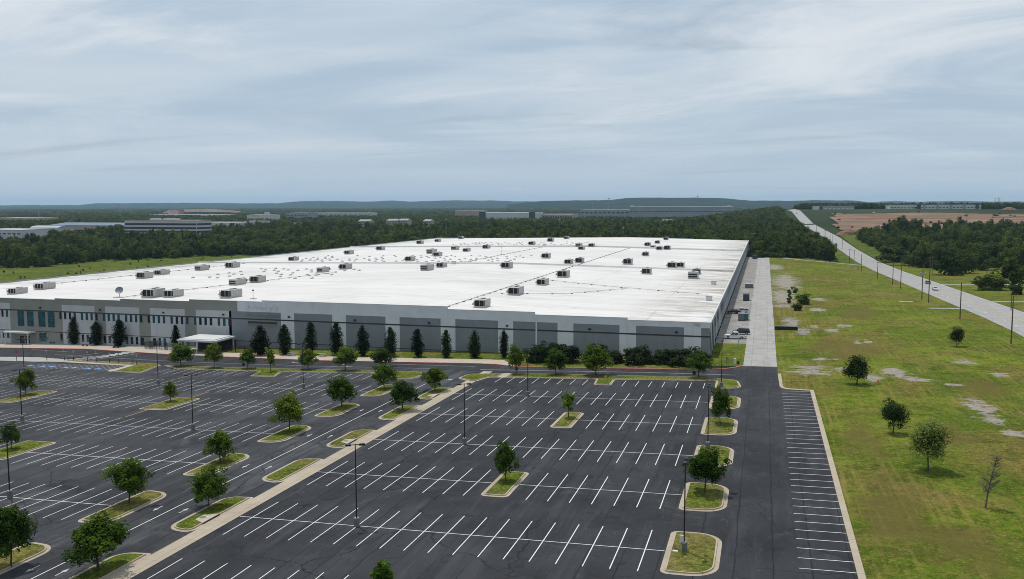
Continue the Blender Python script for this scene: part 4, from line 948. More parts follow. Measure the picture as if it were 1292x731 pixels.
plant_px('edge0', 'ditch_shrub', 1003.5, 370., 1000.5, 1007., 362.5, 'low leafy shrub at the upper bend of the ditch', None, 'shrub', 1.1, 0.)
def dead_sapling():
    p = G(960+1030*.275, 530+405*.275); e = thing('dead_sapling', 'leafless dead sapling leaning slightly on the lawn', 'tree', p)
    rs = random.Random(4); m = MB(); tip = (1.0, .2, 6.2); m.tube([(0, 0, -.2), (.15, 0, 1.5), (.5, .1, 3.8), tip], [.11, .085, .05, .015], 'dead_wood', 7); m.build('trunk', e)
    m = MB()
    for k in range(90):
        t = rs.uniform(.24, .97); z = 6.2*t; x = 1.0*t**1.15; a = rs.uniform(0, 6.28); l = (1.05-t)*1.35+.15
        q = (x+l*math.cos(a), l*math.sin(a), z+l*.75); m.tube([(x, .15*t, z), ((x*2+q[0])/3, q[1]/3+.02, z+l*.15), q], [.03, .02, .012], 'dead_wood', 4, False)
        for j in range(3):
            b = a+rs.uniform(-.9, .9); s = rs.uniform(.35, .8); o = (x+(q[0]-x)*s, q[1]*s, z+(q[2]-z)*s); m.tube([o, (o[0]+.4*math.cos(b), o[1]+.4*math.sin(b), o[2]+.25)], [.014, .010], 'dead_wood', 3, False)
    m.build('branches', e)
dead_sapling()
# trees across the highway: each a thing; their crowns also serve as the kinds of tree in the woods
FT = [('wood0', 1160, 337, 1147, 1174, 312.5, 'dark round tree at the near edge of the roadside wood beside the house drive'), ('wood1', 1196.6, 347, 1172, 1215, 313.5, 'large spreading dark tree at the wood edge across the highway'),
      ('wood2', 1218, 345, 1203, 1231, 316, 'dark tree with visible trunk next to the large spreading tree'), ('wood3', 1236.3, 341, 1222, 1251, 316, 'dark tree standing over the small white shed'),
      ('wood4', 1278, 363, 1261, 1300, 326, 'large tree whose crown overhangs the dark thicket across the highway'), ('wood1', 1125, 331, 1112, 1148, 311, 'dark roadside tree across the highway by the first driveway')]
for k, q in enumerate(FT):
    e = plant_px(q[0], 'woodland_tree', *q[1:6], q[6], None, 'tree', 1.1, 0.)
    if k < 5: CROWNS.objects.link([c for c in e.children if c.name.startswith('crown')][0])
plant_px('edge1', 'thicket', 1252, 366, 1231.5, 1272.5, 347.5, 'dense dark thicket alone on the grass across the highway', None, 'thicket', 1.1, 0.)
plant_px('edge0', 'thicket', 1283, 372, 1276, 1292, 357., 'small dark bush beside the side street across the highway', None, 'bush', 1.1, 0.)
CROWN_N = len(CROWNS.objects)
EDGEC = bpy.data.collections.new('edge_crowns'); COL.children.link(EDGEC)
for o in list(bpy.data.objects):
    if o.name.startswith('foliage') and o.data in (PRO['edge0'][0], PRO['edge1'][0]) and len(EDGEC.objects) < 2 and o.data not in [q.data for q in EDGEC.objects]: EDGEC.objects.link(o)
def scatter(name, P, Sxy, Sz, coll, ncol, label, cat):
    n = len(P); rs = np.random.RandomState(len(P))
    me = bpy.data.meshes.new(name); me.from_pydata(P.tolist(), [], [])
    a = me.attributes.new('scl', 'FLOAT_VECTOR', 'POINT'); a.data.foreach_set('vector', np.stack([Sxy, Sxy, Sz], 1).ravel().astype(np.float32))
    a = me.attributes.new('rot', 'FLOAT_VECTOR', 'POINT'); r = np.zeros((n, 3)); r[:, 2] = rs.rand(n)*6.28; a.data.foreach_set('vector', r.ravel().astype(np.float32))
    a = me.attributes.new('idx', 'INT', 'POINT'); a.data.foreach_set('value', rs.randint(0, ncol, n).astype(np.int32))
    ng = bpy.data.node_groups.new(name, 'GeometryNodeTree'); ng.interface.new_socket('Geometry', in_out='INPUT', socket_type='NodeSocketGeometry'); ng.interface.new_socket('Geometry', in_out='OUTPUT', socket_type='NodeSocketGeometry')
    gi = ng.nodes.new('NodeGroupInput'); go = ng.nodes.new('NodeGroupOutput'); ip = ng.nodes.new('GeometryNodeInstanceOnPoints'); ci = ng.nodes.new('GeometryNodeCollectionInfo')
    ci.inputs['Collection'].default_value = coll; ci.inputs['Separate Children'].default_value = True; ci.inputs['Reset Children'].default_value = True
    def na(nm, dt):
        q = ng.nodes.new('GeometryNodeInputNamedAttribute'); q.data_type = dt; q.inputs['Name'].default_value = nm; return next(s for s in q.outputs if s.enabled and s.name == 'Attribute')
    ng.links.new(gi.outputs[0], ip.inputs['Points']); ng.links.new(ci.outputs[0], ip.inputs['Instance']); ip.inputs['Pick Instance'].default_value = True
    ng.links.new(na('idx', 'INT'), ip.inputs['Instance Index']); ng.links.new(na('rot', 'FLOAT_VECTOR'), ip.inputs['Rotation']); ng.links.new(na('scl', 'FLOAT_VECTOR'), ip.inputs['Scale'])
    ng.links.new(ip.outputs[0], go.inputs[0])
    o = put(name, me, label=label, cat=cat, kind='stuff'); o.modifiers.new('scatter', 'NODES').node_group = ng; return o

# ------------------------------------------------------------------ light poles
def make_lamp():
    e = thing('light_pole', 'x', 'light pole')
    m = MB(); m.tube([(0, 0, -.3), (0, 0, .92)], .33, 'pole_base', 14); m.tube([(0, 0, .92), (0, 0, .96)], [.31, .27], 'pole_base', 14); m.build('concrete_base', e)
    m = MB(); m.box(-.22, .22, -.22, .22, .96, 1.02, 'galvanised'); m.box(-.07, .07, -.07, .07, 1.02, 9.55, 'black_paint', .25); m.build('pole', e)
    m = MB(); m.box(-.6, .6, -.035, .035, 9.42, 9.5, 'black_paint'); a = m.build('arm', e)
    for s in (-1, 1):
        m = MB(); m.box(s*.78-.34, s*.78+.34, -.2, .2, 9.36, 9.55, 'black_paint', .12); h = m.build('lamp_head', e)
        m = MB(); m.box(s*.78-.26, s*.78+.26, -.15, .15, 9.345, 9.36, 'lamp_glass'); m.build('lens', h)
    return e
LP = [(-7.15, 88.6, 'east islands, farthest from the warehouse', 0), (-7.3, 130., 'east islands, midway along the column of D-shaped islands', 0), (-7.6, 178.5, 'east islands, by the verge tip at the service road', 0),
      (-43.75, 88.4, 'east lot stall rows, farthest from the warehouse', 1), (-43.72, 125.8, 'east lot stall rows, midway', 1), (-43.7, 163.5, 'east lot stall rows, closest to the warehouse', 1),
      (-92.9, 88.4, 'west lot first column, farthest from the warehouse', 1), (-92.9, 126.4, 'west lot first column, midway', 1), (-92.9, 163.9, 'west lot first column, closest to the warehouse', 1),
      (-129., 126.3, 'west lot second column, midway', 1), (-128.6, 163.3, 'west lot second column, closest to the warehouse', 1), (-165.5, 163.4, 'west lot third column, near the accessible stalls', 1)]
L0 = make_lamp(); first = True
for x, y, lab, kind in LP:
    o = L0 if first else copy_tree(L0); first = False
    o.location = (x, y, PL(x, y)+(.1 if kind == 0 else 0)); o.rotation_euler = (0, 0, math.pi/2 if kind == 0 else 0.5)
    o['label'] = 'black twin-headed light pole, '+lab; o['group'] = 'parking lot light poles'
e = thing('control_box', 'white control box fixed beside the base of a light pole on grass', 'box', (-7.35, 88.1, PL(-7.35, 88.1)+.1)); m = MB(); m.box(-.06, .06, -.06, .06, -.1, 1.7, 'galvanised'); m.build('post', e); m = MB(); m.box(-.2, .2, -.22, -.04, 1.2, 1.9, 'unit_white', .06); m.build('cabinet', e)
e = thing('ground_box', 'small white junction box lying in the island turf', 'box', (-8.0, 88.3, PL(-8, 88.3)+.1)); m = MB(); m.box(-.28, .28, -.2, .2, -.05, .1, 'unit_white', .08); m.build('lid', e)
# ------------------------------------------------------------------ highway poles
UPOLES = [(355, 45, 100), (373, 50, 103), (402, 65, 135), (467, 88, 165), (528, 95, 190), (560, 70, 205), (645, 105, 250), (672, 75, 262), (798, 178, 325), (1003, 232, 425)]
for i, (a, t, b) in enumerate(UPOLES):
    p = G(960+a*L3, 300+b*L3); h = height_at(p, 300+t*L3)
    e = thing('utility_pole', 'wooden utility pole on the lawn side of the highway, %s from the wood%s' % (ORD[i] if i else 'first', ' with transformers' if i == 6 else ''), 'utility pole', p, 0, 'utility poles along the highway')
    m = MB(); m.tube([(0, 0, -.4), (0, 0, h)], [.19, .12], 'weathered_wood', 8); m.build('pole', e)
    if i in (0, 1, 3, 4, 5, 6, 7):
        zc = h-(.5 if i != 6 else 3.4); m = MB(); m.box(-1.2, 1.2, -.06, .06, zc-.07, zc+.07, 'weathered_wood'); c = m.build('crossarm', e)
        for x in (-1.05, -.45, .45, 1.05): m = MB(); m.tube([(x, 0, zc+.07), (x, 0, zc+.25)], [.05, .035], 'insulator', 6); m.build('insulator', c)
    if i == 6:
        for x in (-.9, 0, .9): m = MB(); m.tube([(x, -.32, zc-1.), (x, -.32, zc-.05)], .24, 'insulator', 10); m.tube([(x, -.32, zc-.05), (x, -.32, zc+.08)], [.2, .05], 'insulator', 8); m.build('transformer', e)
for i, (bx, by, t) in enumerate(((1117.5, 331, 318.5), (1176, 348, 323), (1244.3, 362, 335.5), (1275.6, 392., 370))):
    p = G(bx, by); h = max(6., height_at(p, t)); e = thing('utility_pole', 'wooden pole across the highway, %s counted from the first driveway' % (ORD[i] if i else 'first'), 'utility pole', p, 0, 'poles across the highway')
    m = MB(); m.tube([(0, 0, -.4), (0, 0, h)], [.16, .11], 'weathered_wood', 8); m.build('pole', e); m = MB(); m.box(-.9, .9, -.05, .05, h-.55, h-.43, 'weathered_wood'); m.build('crossarm', e)
for i, (bx, by) in enumerate(((1030, 291.5), (1039.5, 300), (1041, 303), (1047, 305.5), (1050.5, 308), (1062.5, 315))):
    p = G(bx, by); h = 10.5; e = thing('utility_pole', 'distant roadside pole where the highway climbs, %s counted downhill' % (ORD[i] if i else 'first'), 'utility pole', p, 0, 'poles along the climbing highway')
    m = MB(); m.tube([(0, 0, -.4), (0, 0, h)], [.2, .13], 'weathered_wood', 6); m.build('pole', e); m = MB(); m.box(-1.1, 1.1, -.07, .07, h-.7, h-.5, 'weathered_wood'); m.build('crossarm', e)
# ------------------------------------------------------------------ vehicles (x forward)
def vehicle(name, label, cat, loc, rotz, paint, kind):
    e = thing(name, label, cat, loc, rotz)
    if kind == 'pickup':
        L_, Wd = 5.8, 1.0; lower = [(-2.9, .55), (-2.9, 1.05), (-.85, 1.08), (1.15, 1.12), (2.75, 1.02), (2.9, .8), (2.9, .5)]; cab = [(-.95, 1.05), (-.75, 1.82), (.55, 1.86), (1.35, 1.1)]
    elif kind == 'suv':
        L_, Wd = 4.9, .97; lower = [(-2.4, .5), (-2.42, 1.0), (-1.5, 1.06), (1.0, 1.08), (2.25, .98), (2.42, .75), (2.4, .45)]; cab = [(-2.38, 1.02), (-2.1, 1.72), (.35, 1.76), (1.2, 1.06)]
    else:
        L_, Wd = 4.7, .92; lower = [(-2.3, .42), (-2.34, .88), (-1.4, .95), (.9, .94), (2.15, .80), (2.34, .6), (2.3, .38)]; cab = [(-1.9, .93), (-1.1, 1.42), (.25, 1.44), (1.15, .93)]
    def loft(prof, w0, w1, mat, zt):
        m = MB(); n = len(prof); vs = []
        for s, k in ((-1, .9), (-1, 1), (1, 1), (1, .9)):
            for x, z in prof: 
                wz = w0+(w1-w0)*min(1, max(0, (z-prof[0][1])/max(zt, .01))); vs.append((x*(1 if k == 1 else .985), s*wz*k, z+(0 if k == 1 else .03)))
        fs = []
        for r in range(3):
            for k in range(n-1): fs.append((r*n+k, r*n+k+1, (r+1)*n+k+1, (r+1)*n+k))
            fs.append((r*n+n-1, r*n, (r+1)*n, (r+1)*n+n-1))
        fs.append(tuple(range(n))); fs.append(tuple(range(3*n, 4*n))[::-1]); m.add(vs, fs, mat); return m
    body = loft(lower, Wd, Wd*.97, paint, .6).build('body', e)
    loft(cab, Wd*.95, Wd*.74, 'dark_glass', .8).build('windows', e)
    (xa, za), (xb, zb_) = cab[1], cab[2]; m = MB(); m.hexa([(xa-.05, -Wd*.76, za-.03), (xb+.05, -Wd*.76, zb_-.03), (xb+.05, Wd*.76, zb_-.03), (xa-.05, Wd*.76, za-.03), (xa+.05, -Wd*.68, za+.06), (xb-.05, -Wd*.68, zb_+.06), (xb-.05, Wd*.68, zb_+.06), (xa+.05, Wd*.68, za+.06)], paint); m.build('roof', e)
    m = MB()
    for (x0, z0), (x1, z1) in ((cab[0], cab[1]), (cab[3], cab[2]), ((0.5*(cab[0][0]+cab[3][0]), cab[0][1]), (.5*(xa+xb), za))):
        for s in (-1, 1): m.tube([(x0, s*Wd*.95, z0), (x1, s*Wd*.745, z1)], .05, paint, 5)
    m.build('pillar', e)
    if kind == 'pickup': m = MB(); m.box(-2.75, -1.0, -.8, .8, 1.0, 1.09, 'dock_dark'); m.build('cargo_bed', e)
    r = .38 if kind != 'car' else .33
    for x in (-L_*.31, L_*.32):
        for s in (-1, 1):
            m = MB(); m.tube([(0, -.11, 0), (0, .11, 0)], r, 'tyre', 16); w = m.build('wheel', e, (x, s*(Wd-.08), r)); m = MB(); m.tube([(0, s*.08, 0), (0, s*.125, 0)], r*.6, 'rim', 12); m.build('rim', w)
    for s in (-1, 1):
        m = MB(); zf = lower[-2][1]; m.box(L_/2-.16, L_/2+.02, s*Wd*.72-.16, s*Wd*.72+.16, zf-.02, zf+.14, 'head_lamp'); m.build('headlight', e)
        m = MB(); m.box(-L_/2-.02, -L_/2+.1, s*Wd*.82-.1, s*Wd*.82+.1, lower[1][1]-.3, lower[1][1]-.05, 'tail_lamp'); m.build('tail_light', e)
        m = MB(); m.box(cab[3][0]-.35, cab[3][0]-.15, s*(Wd+.06)-.08, s*(Wd+.06)+.08, cab[3][1], cab[3][1]+.16, paint); m.build('mirror', e)
    for x, s in ((L_/2, 1), (-L_/2, -1)): m = MB(); m.box(min(x, x+s*.08), max(x, x+s*.08), -Wd*.9, Wd*.9, .38, .56, 'grey_steel'); m.build('bumper', e)
    return e
p = GZ(860, 300, 292, 548, .2326); vehicle('pickup_truck', 'white crew-cab pickup truck parked against the side wall', 'pickup', (p[0]-.1, p[1], H(p[0], p[1])+.012), math.pi, 'paint_white_car', 'pickup')
p = GZ(860, 300, 322, 524, .2326); vehicle('parked_suv', 'black sport utility vehicle parked beside the white pickup', 'car', (p[0], p[1], H(p[0], p[1])+.012), math.pi, 'paint_black_car', 'suv')
p = GZ(860, 300, 332, 414, .2326); vehicle('parked_van', 'white vehicle parked behind the grey and teal containers', 'car', (p[0]-.4, p[1]+2, H(p[0], p[1])+.012), math.pi, 'paint_white_car', 'suv')
p = GZ(860, 300, 290, 415, .2326); vehicle('parked_car', 'dark car parked against the side wall beyond the pickup', 'car', (p[0]-.4, p[1]+1.5, H(p[0], p[1])+.012), math.pi, 'paint_black_car', 'car')
p = G(1175.7, 358.5); vehicle('sedan', 'silver car driving on the highway, farther from the warehouse drive', 'car', (75.4, p[1], H(75.4, p[1])+.022), math.pi/2, 'paint_silver_car', 'suv')
p = G(1188.2, 366.5); vehicle('sedan', 'white sedan driving on the highway behind the other car', 'car', (71.6, p[1], H(71.6, p[1])+.022), -math.pi/2, 'paint_white_car', 'car')
p = G(1003.5, 267.); vehicle('sedan', 'tiny dark car near the crest of the highway', 'car', (55., 1690., H(55, 1690)+.1), math.pi/2, 'paint_black_car', 'suv')
# containers on the service road
def container(name, label, a, b, w, l, h, mat, ribs=5, lid=None):
    p = GZ(860, 300, a, b, .2326); e = thing(name, label, 'container', (p[0], p[1]+l/2, H(p[0], p[1])+.012))
    m = MB(); m.box(-w/2, w/2, -l/2, l/2, .12, h, mat)
    for k in range(ribs): x = -w/2+w*(k+.5)/ribs; m.box(x-.05, x+.05, -l/2-.05, -l/2, .12, h-.05, mat)
    m.build('body', e); m = MB(); m.box(-w/2-.05, w/2+.05, -l/2-.05, l/2+.05, h, h+.08, lid or mat); m.build('lid', e)
    for x in (-w/2+.2, w/2-.2): m = MB(); m.box(x-.08, x+.08, -l/2, l/2, 0, .12, 'black_paint'); m.build('skid', e)
    return e
container('waste_container', 'grey steel waste container beside the teal compactor', 323, 452, 1.9, 3.6, 2.2, 'grey_steel')
container('compactor', 'teal steel compactor beside the grey waste container', 348, 450, 1.6, 3.2, 2.0, 'teal_steel')
container('waste_container', 'dark blue-grey container alone on the service road', 350, 344, 2.3, 4.2, 2.5, 'dark_blue_steel')
container('waste_container', 'pale grey low container farther along the service road', 366, 275, 3.4, 5.0, 1.9, 'grey_steel', 6, 'galvanised')
container('waste_container', 'dark container at the far end of the side wall', 396, 116, 3., 5., 2.4, 'dark_blue_steel')
# street furniture near the east corner
p = G(929.8, 459.6); e = thing('gate_post', 'slim pale post with white cabinet at the corner of the service road', 'post', p); m = MB(); m.tube([(0, 0, -.2), (.25, 0, 6.3)], [.09, .06], 'galvanised', 8); m.build('post', e); m = MB(); m.box(-.75, -.2, -.3, .3, -.1, 1.25, 'unit_white', .04); m.build('cabinet', e); m = MB(); m.box(.12, .55, -.25, .25, -.1, .7, 'dock_dark'); m.build('small_cabinet', e)
p = GZ(820, 400, 568, 375); e = thing('gate_post', 'short dark post on the grass patch by the corner of the wall', 'post', p); m = MB(); m.tube([(0, 0, -.2), (0, 0, 2.4)], .06, 'steel_grey', 8); m.build('post', e); m = MB(); m.box(-.2, .2, -.03, .03, 2., 2.45, 'steel_grey'); m.build('plate', e)
def hydrant(label, p):
    e = thing('fire_hydrant', label, 'hydrant', p); m = MB(); m.tube([(0, 0, -.1), (0, 0, .12), (0, 0, .13), (0, 0, .62)], [.19, .19, .13, .13], 'hydrant_yellow', 10); m.build('barrel', e)
    m = MB(); m.tube([(0, 0, .62), (0, 0, .75), (0, 0, .84)], [.17, .15, .04], 'hydrant_red', 10); m.build('bonnet', e)
    for s in (-1, 1): m = MB(); m.tube([(s*.1, 0, .48), (s*.26, 0, .48)], .07, 'hydrant_yellow', 8); m.build('outlet', e)
p = GZ(600, 400, 964, 463); p[2] += .12; hydrant('yellow hydrant on the notch of the east front verge', p)
p = GZ(0, 400, 1085, 372); p[2] += .12; hydrant('yellow hydrant on grass beside the accessible stalls', p)
hydrant('yellow and red hydrant on the lawn beside the ball-shaped tree', G(1108., 484.5))
p = G(992, 416.5); e = thing('culvert_headwall', 'dark culvert headwall where the ditch passes beside the service road', 'headwall', p); m = MB(); m.box(-3.2, 3.2, -.25, .25, -.5, 1.0, 'dock_dark'); m.build('wall', e); m = MB(); m.box(-3.3, 3.3, -.32, .32, 1.0, 1.14, 'rock'); m.build('cap', e); m = MB(); m.tube([(0, -.3, .35), (0, .1, .35)], .45, 'dark_opening', 12); m.build('pipe_mouth', e)
for i, (a, b) in enumerate(((990, 240), (1068, 275), (1135, 278), (970, 243))):
    p = GZ(960, 310, a, b, .1238); e = thing('utility_pedestal', 'small pale utility pedestal by the highway poles, %s from the side road' % (ORD[i] if i else 'first'), 'pedestal', p, 0, 'utility pedestals on the lawn'); m = MB(); m.box(-.3, .3, -.25, .25, -.1, 1.15, 'unit_white' if i else 'steel_grey', .08); m.build('cabinet', e); m = MB(); m.box(-.33, .33, -.28, .28, 1.15, 1.22, 'galvanised'); m.build('cap', e)
p = G(1143., 381.); e = thing('ground_slab', 'pale concrete slab set in the lawn near the transformer pole', 'slab', p); m = MB(); m.box(-2.4, 2.4, -1., 1., -.1, .12, 'plaza_concrete'); m.build('slab', e); m = MB(); m.tube([(0, 0, .12), (0, 0, .16)], .4, 'steel_grey', 12); m.build('cover', e)
# rocks in the gravelly wash beside the service road
rr = random.Random(8); 
def rock_mesh(sd):
    bm = bmesh.new(); bmesh.ops.create_icosphere(bm, subdivisions=1, radius=.5); r2 = random.Random(sd)
    for v in bm.verts: v.co *= r2.uniform(.65, 1.2); v.co.z *= .6
    me = bpy.data.meshes.new('rock'); bm.to_mesh(me); bm.free(); me.materials.append(MATS['rock']); return me
RM = [rock_mesh(k) for k in range(4)]; vs = []; m = MB()
for cx_, cy_, rx_, ry_ in BARE[:6]:
    for k in range(70):
        a = rr.uniform(0, 6.28); q = rr.random()**.5; x = cx_+rx_*q*math.cos(a); y = cy_+ry_*q*math.sin(a); s = rr.uniform(.12, .5); me = RM[rr.randrange(4)]; z = H(x, y)
        m.add([(x+v.co.x*s*1.4, y+v.co.y*s*1.4, z+v.co.z*s) for v in me.vertices], [tuple(p_.vertices) for p_ in me.polygons], 'rock')
m.build('gravel_wash', label='loose pale stones in the wash beside the service road', cat='stones', kind='stuff')
# ------------------------------------------------------------------ front of the office part
sg = 0
for a, b in ((125, 328), (348, 322), (477, 322), (546, 324), (648, 330), (713, 333), (812, 341), (881, 345), (985, 346), (1014, 357)):
    p = GZ(0, 400, a, b); e = thing('sign_post', 'post with small %s sign by the accessible stalls, %s from the plaza' % ('red' if sg == 0 else 'blue and white', ORD[sg] if sg else 'first'), 'sign', (p[0], p[1], p[2]+.05), 0, 'sign posts at the accessible stalls')
    m = MB(); m.tube([(0, 0, -.15), (0, 0, 2.6)], .05, 'steel_grey', 6); m.tube([(0, 0, -.1), (0, 0, 1.0)], .09, 'black_paint', 8); m.build('post', e)
    m = MB()
    if sg == 0: m.add([(.38*math.cos(k*math.pi/4+.39), -.06, 2.5+.38*math.sin(k*math.pi/4+.39)) for k in range(8)]+[(.38*math.cos(k*math.pi/4+.39), -.03, 2.5+.38*math.sin(k*math.pi/4+.39)) for k in range(8)], [tuple(range(8)), tuple(range(8, 16))[::-1]]+[(k, 8+k, 8+(k+1) % 8, (k+1) % 8) for k in range(8)], 'sign_red')
    else: m.box(-.16, .16, -.07, -.05, 2.15, 2.65, 'sign_white')
    pl = m.build('sign_plate', e)
    if sg: m = MB(); m.box(-.12, .12, -.075, -.07, 2.32, 2.6, 'sign_blue'); m.build('symbol_panel', pl)
    sg += 1
def shelter():
    x0, x1, y0, y1 = -154.4, -142.6, 204.6, 214.2; g = PL(-148, 208)+.15
    e = thing('shelter', 'flat white-roofed open shelter on posts at the gate before the office wall', 'shelter', (-148.5, 209.4, g))
    m = MB(); m.box(-6., 6., -4.9, 4.9, 3.25, 3.75, 'far_white'); m.build('roof', e); m = MB(); m.box(-5.2, 5.2, -4.1, 4.1, 3.75, 3.95, 'far_white'); m.build('roof_upstand', e)
    for x in (-5.6, 0, 5.6):
        for y in (-4.5, 4.5): m = MB(); m.box(x-.14, x+.14, y-.14, y+.14, -.1+SX*x+SY*y, 3.25, 'far_white'); m.build('post', e)
    m = MB(); m.box(-5.4, 5.4, 3.6, 3.8, -.2, 3.2, 'dock_dark'); m.build('back_screen', e)
shelter()
def fence(label, pts, h=1.9):
    x0, y0 = pts[0]; e = thing('metal_fence', label, 'fence', (x0, y0, PL(x0, y0)+.15), 0, 'black fences by the office wall')
    P0 = PL(x0, y0)
    for (xa, ya), (xb, yb) in zip(pts[:-1], pts[1:]):
        L_ = math.hypot(xb-xa, yb-ya); n = max(2, int(L_/2.4)+1)
        for k in range(n): t = k/(n-1); x = xa+(xb-xa)*t-x0; y = ya+(yb-ya)*t-y0; z = PL(x+x0, y+y0)-P0; m = MB(); m.box(x-.05, x+.05, y-.05, y+.05, z-.1, z+h, 'black_paint'); m.build('post', e)
        za = PL(xa, ya)-P0; zb_ = PL(xb, yb)-P0
        for q in (.2, h-.15): m = MB(); m.tube([(xa-x0, ya-y0, za+q), (xb-x0, yb-y0, zb_+q)], .03, 'black_paint', 4); m.build('rail', e)
        nb = int(L_/.22)
        for k in range(nb): t = (k+.5)/nb; x = xa+(xb-xa)*t-x0; y = ya+(yb-ya)*t-y0; z = za+(zb_-za)*t; m = MB(); m.box(x-.016, x+.016, y-.016, y+.016, z+.1, z+h, 'black_paint'); m.build('picket', e)
fence('black metal picket fence west of the white-roofed shelter', [(-170.5, 216.8), (-170.5, 211.4), (-164.5, 210.2), (-156., 208.8)])
fence('black metal picket fence east of the white-roofed shelter', [(-141.8, 208.6), (-135.5, 208.), (-135.2, 216.8)])
def turnstile(x, y, lab):
    e = thing('turnstile', lab, 'turnstile', (x, y, PL(x, y)+.15), 0, 'turnstiles by the office fence')
    m = MB()
    for a in (-.9, .9): m.box(a-.06, a+.06, -.8, .8, -.05, 2.3, 'black_paint') if a > 5 else m.tube([(a, -.7, -.05), (a, -.7, 2.3), (a, .7, 2.3), (a, .7, -.05)], .06, 'black_paint', 6)
    m.build('frame', e); m = MB(); m.tube([(0, 0, -.05), (0, 0, 2.3)], .07, 'black_paint', 8); m.build('rotor', e)
    for k in range(3):
        for z in (.5, .9, 1.3, 1.7): t = k*2.09+.4; m = MB(); m.tube([(0, 0, z), (.8*math.cos(t), .8*math.sin(t), z)], .025, 'steel_grey', 5); m.build('arm', e)
turnstile(-168.3, 210.9, 'black full-height turnstile at the west end of the office fence'); turnstile(-162.2, 209.7, 'black full-height turnstile nearer the white-roofed shelter')
def table(px, py, lab):
    p = G(px, py); e = thing('picnic_table', lab, 'table', (p[0], p[1], PL(p[0], p[1])+.15), .1, 'picnic tables on the footway')
    m = MB()
    for k in range(5): m.box(-1.1, 1.1, -.38+.155*k, -.24+.155*k, .72, .77, 'galvanised')
    m.build('table_top', e)
    for s in (-1, 1): m = MB(); m.box(-1.1, 1.1, s*.75-.14, s*.75+.14, .42, .46, 'galvanised'); m.build('bench', e)
    for x in (-.75, .75): m = MB(); m.tube([(x, -.8, 0), (x, 0, .72), (x, .8, 0)], .04, 'steel_grey', 6); m.tube([(x, -.75, .42), (x, .75, .42)], .035, 'steel_grey', 6); m.build('leg', e)
table(368.8, 449.8, 'metal picnic table on the footway closer to the lettered wall'); table(406.5, 451., 'metal picnic table on the footway farther from the lettered wall')
for i, (a, b) in enumerate(((540, 603), (872, 630), (215, 648))):
    p = G((0 if i < 2 else 120)+a*.1231, 360+b*.1231); e = thing('bench', 'dark low bench by the columnar trees, %s from the main entrance' % (ORD[i] if i else 'first'), 'bench', (p[0], p[1], PL(p[0], p[1])+.15), 0, 'benches before the office')
    m = MB(); m.box(-.95, .95, -.25, .25, .4, .47, 'black_paint'); m.build('seat', e)
    for x in (-.75, .75): m = MB(); m.box(x-.06, x+.06, -.22, .22, 0, .4, 'black_paint'); m.build('leg', e)
# ------------------------------------------------------------------ far buildings
EXC = []
def block(name, label, px0, px1, ytop, d, hgt_m, dep, wall, roof='far_white', bands=(), bays=0, cat='building', extra=None, zbase=None, group=None):
    xa, ya = at_depth(px0, d); xb, _ = at_depth(px1, d*1.0); sc_ = d; 
    # front wall runs along the street grid (x axis); its ends are the two pixel columns
    y = ya; rb = ray(px1, 259.); tb = y/rb[1]; xb = rb[0]*tb; xc = (xa+xb)/2; w = abs(xb-xa)
    dd = (np.array([xc, y, 0])-np.array([0, 0, CAMH]))@AXF
    rtop = ray((px0+px1)/2, ytop); zt = CAMH+rtop[2]*(y/rtop[1]); zb0 = zt-hgt_m if zbase is None else zbase
    e = thing(name, label, cat, (xc, y, zb0), 0, group); h = zt-zb0
    m = MB(); m.box(-w/2, w/2, 0, dep, -12, h, wall); m.build('wall', e)
    m = MB(); m.box(-w/2-.4, w/2+.4, -.4, dep+.4, h, h+.5, roof); m.build('roof', e)
    for z0, z1, mt in bands:
        if bays:
            for k in range(bays): a = -w/2+w*(k+.18)/bays; b = -w/2+w*(k+.82)/bays; m = MB(); m.box(a, b, -.12, .05, z0, z1, mt); m.build('window', e)
        else:
            m = MB(); m.box(-w/2+.5, w/2-.5, -.15, .05, z0, z1, mt); m.build('window_band', e)
            m = MB(); m.box(w/2-.05, w/2+.15, .5, dep-.5, z0, z1, mt); m.build('window_band', e)
    EXC.append((xc, y+dep/2+1, w/2+5, dep/2+4))
    if extra: extra(e, w, dep, h)
    return e
def penthouses(e, w, dep, h):
    for a, b, hh in ((-.18, -.08, 2.2), (.0, .18, 2.0), (-.40, -.25, 1.2)): m = MB(); m.box(w*a, w*b, 6, 14, h+.5, h+.5+hh, 'far_white' if hh > 1.5 else 'far_dark'); m.build('penthouse', e)
block('office_block', 'long white office block with dark ribbon windows beyond the wood', 156, 247, 278.6, 1075, 15.5, 30, 'far_white', 'far_tan', ((1.2, 3.4, 'far_dark'), (5.4, 7.8, 'far_dark'), (10., 12.4, 'far_dark')), 0, 'office', penthouses)
def barrel(e, w, dep, h):
    m = MB(); n = 8; vs = []; 
    for x in (-w/2, w/2):
        for k in range(n+1): t = math.pi*k/n; vs.append((x, dep/2-dep/2*math.cos(t), h+.5+3.*math.sin(t)))
    m.add(vs, [(k, k+1, n+2+k, n+1+k) for k in range(n)]+[tuple(range(n+1))[::-1], tuple(range(n+1, 2*n+2))], 'galvanised'); m.build('vault', e)
block('industrial_hall', 'low hall with vaulted grey roof beyond the western wood', 36, 72, 288.6, 1120, 7., 26, 'far_white', 'far_white', ((1.5, 3.4, 'far_dark'),), 0, 'hall', barrel)
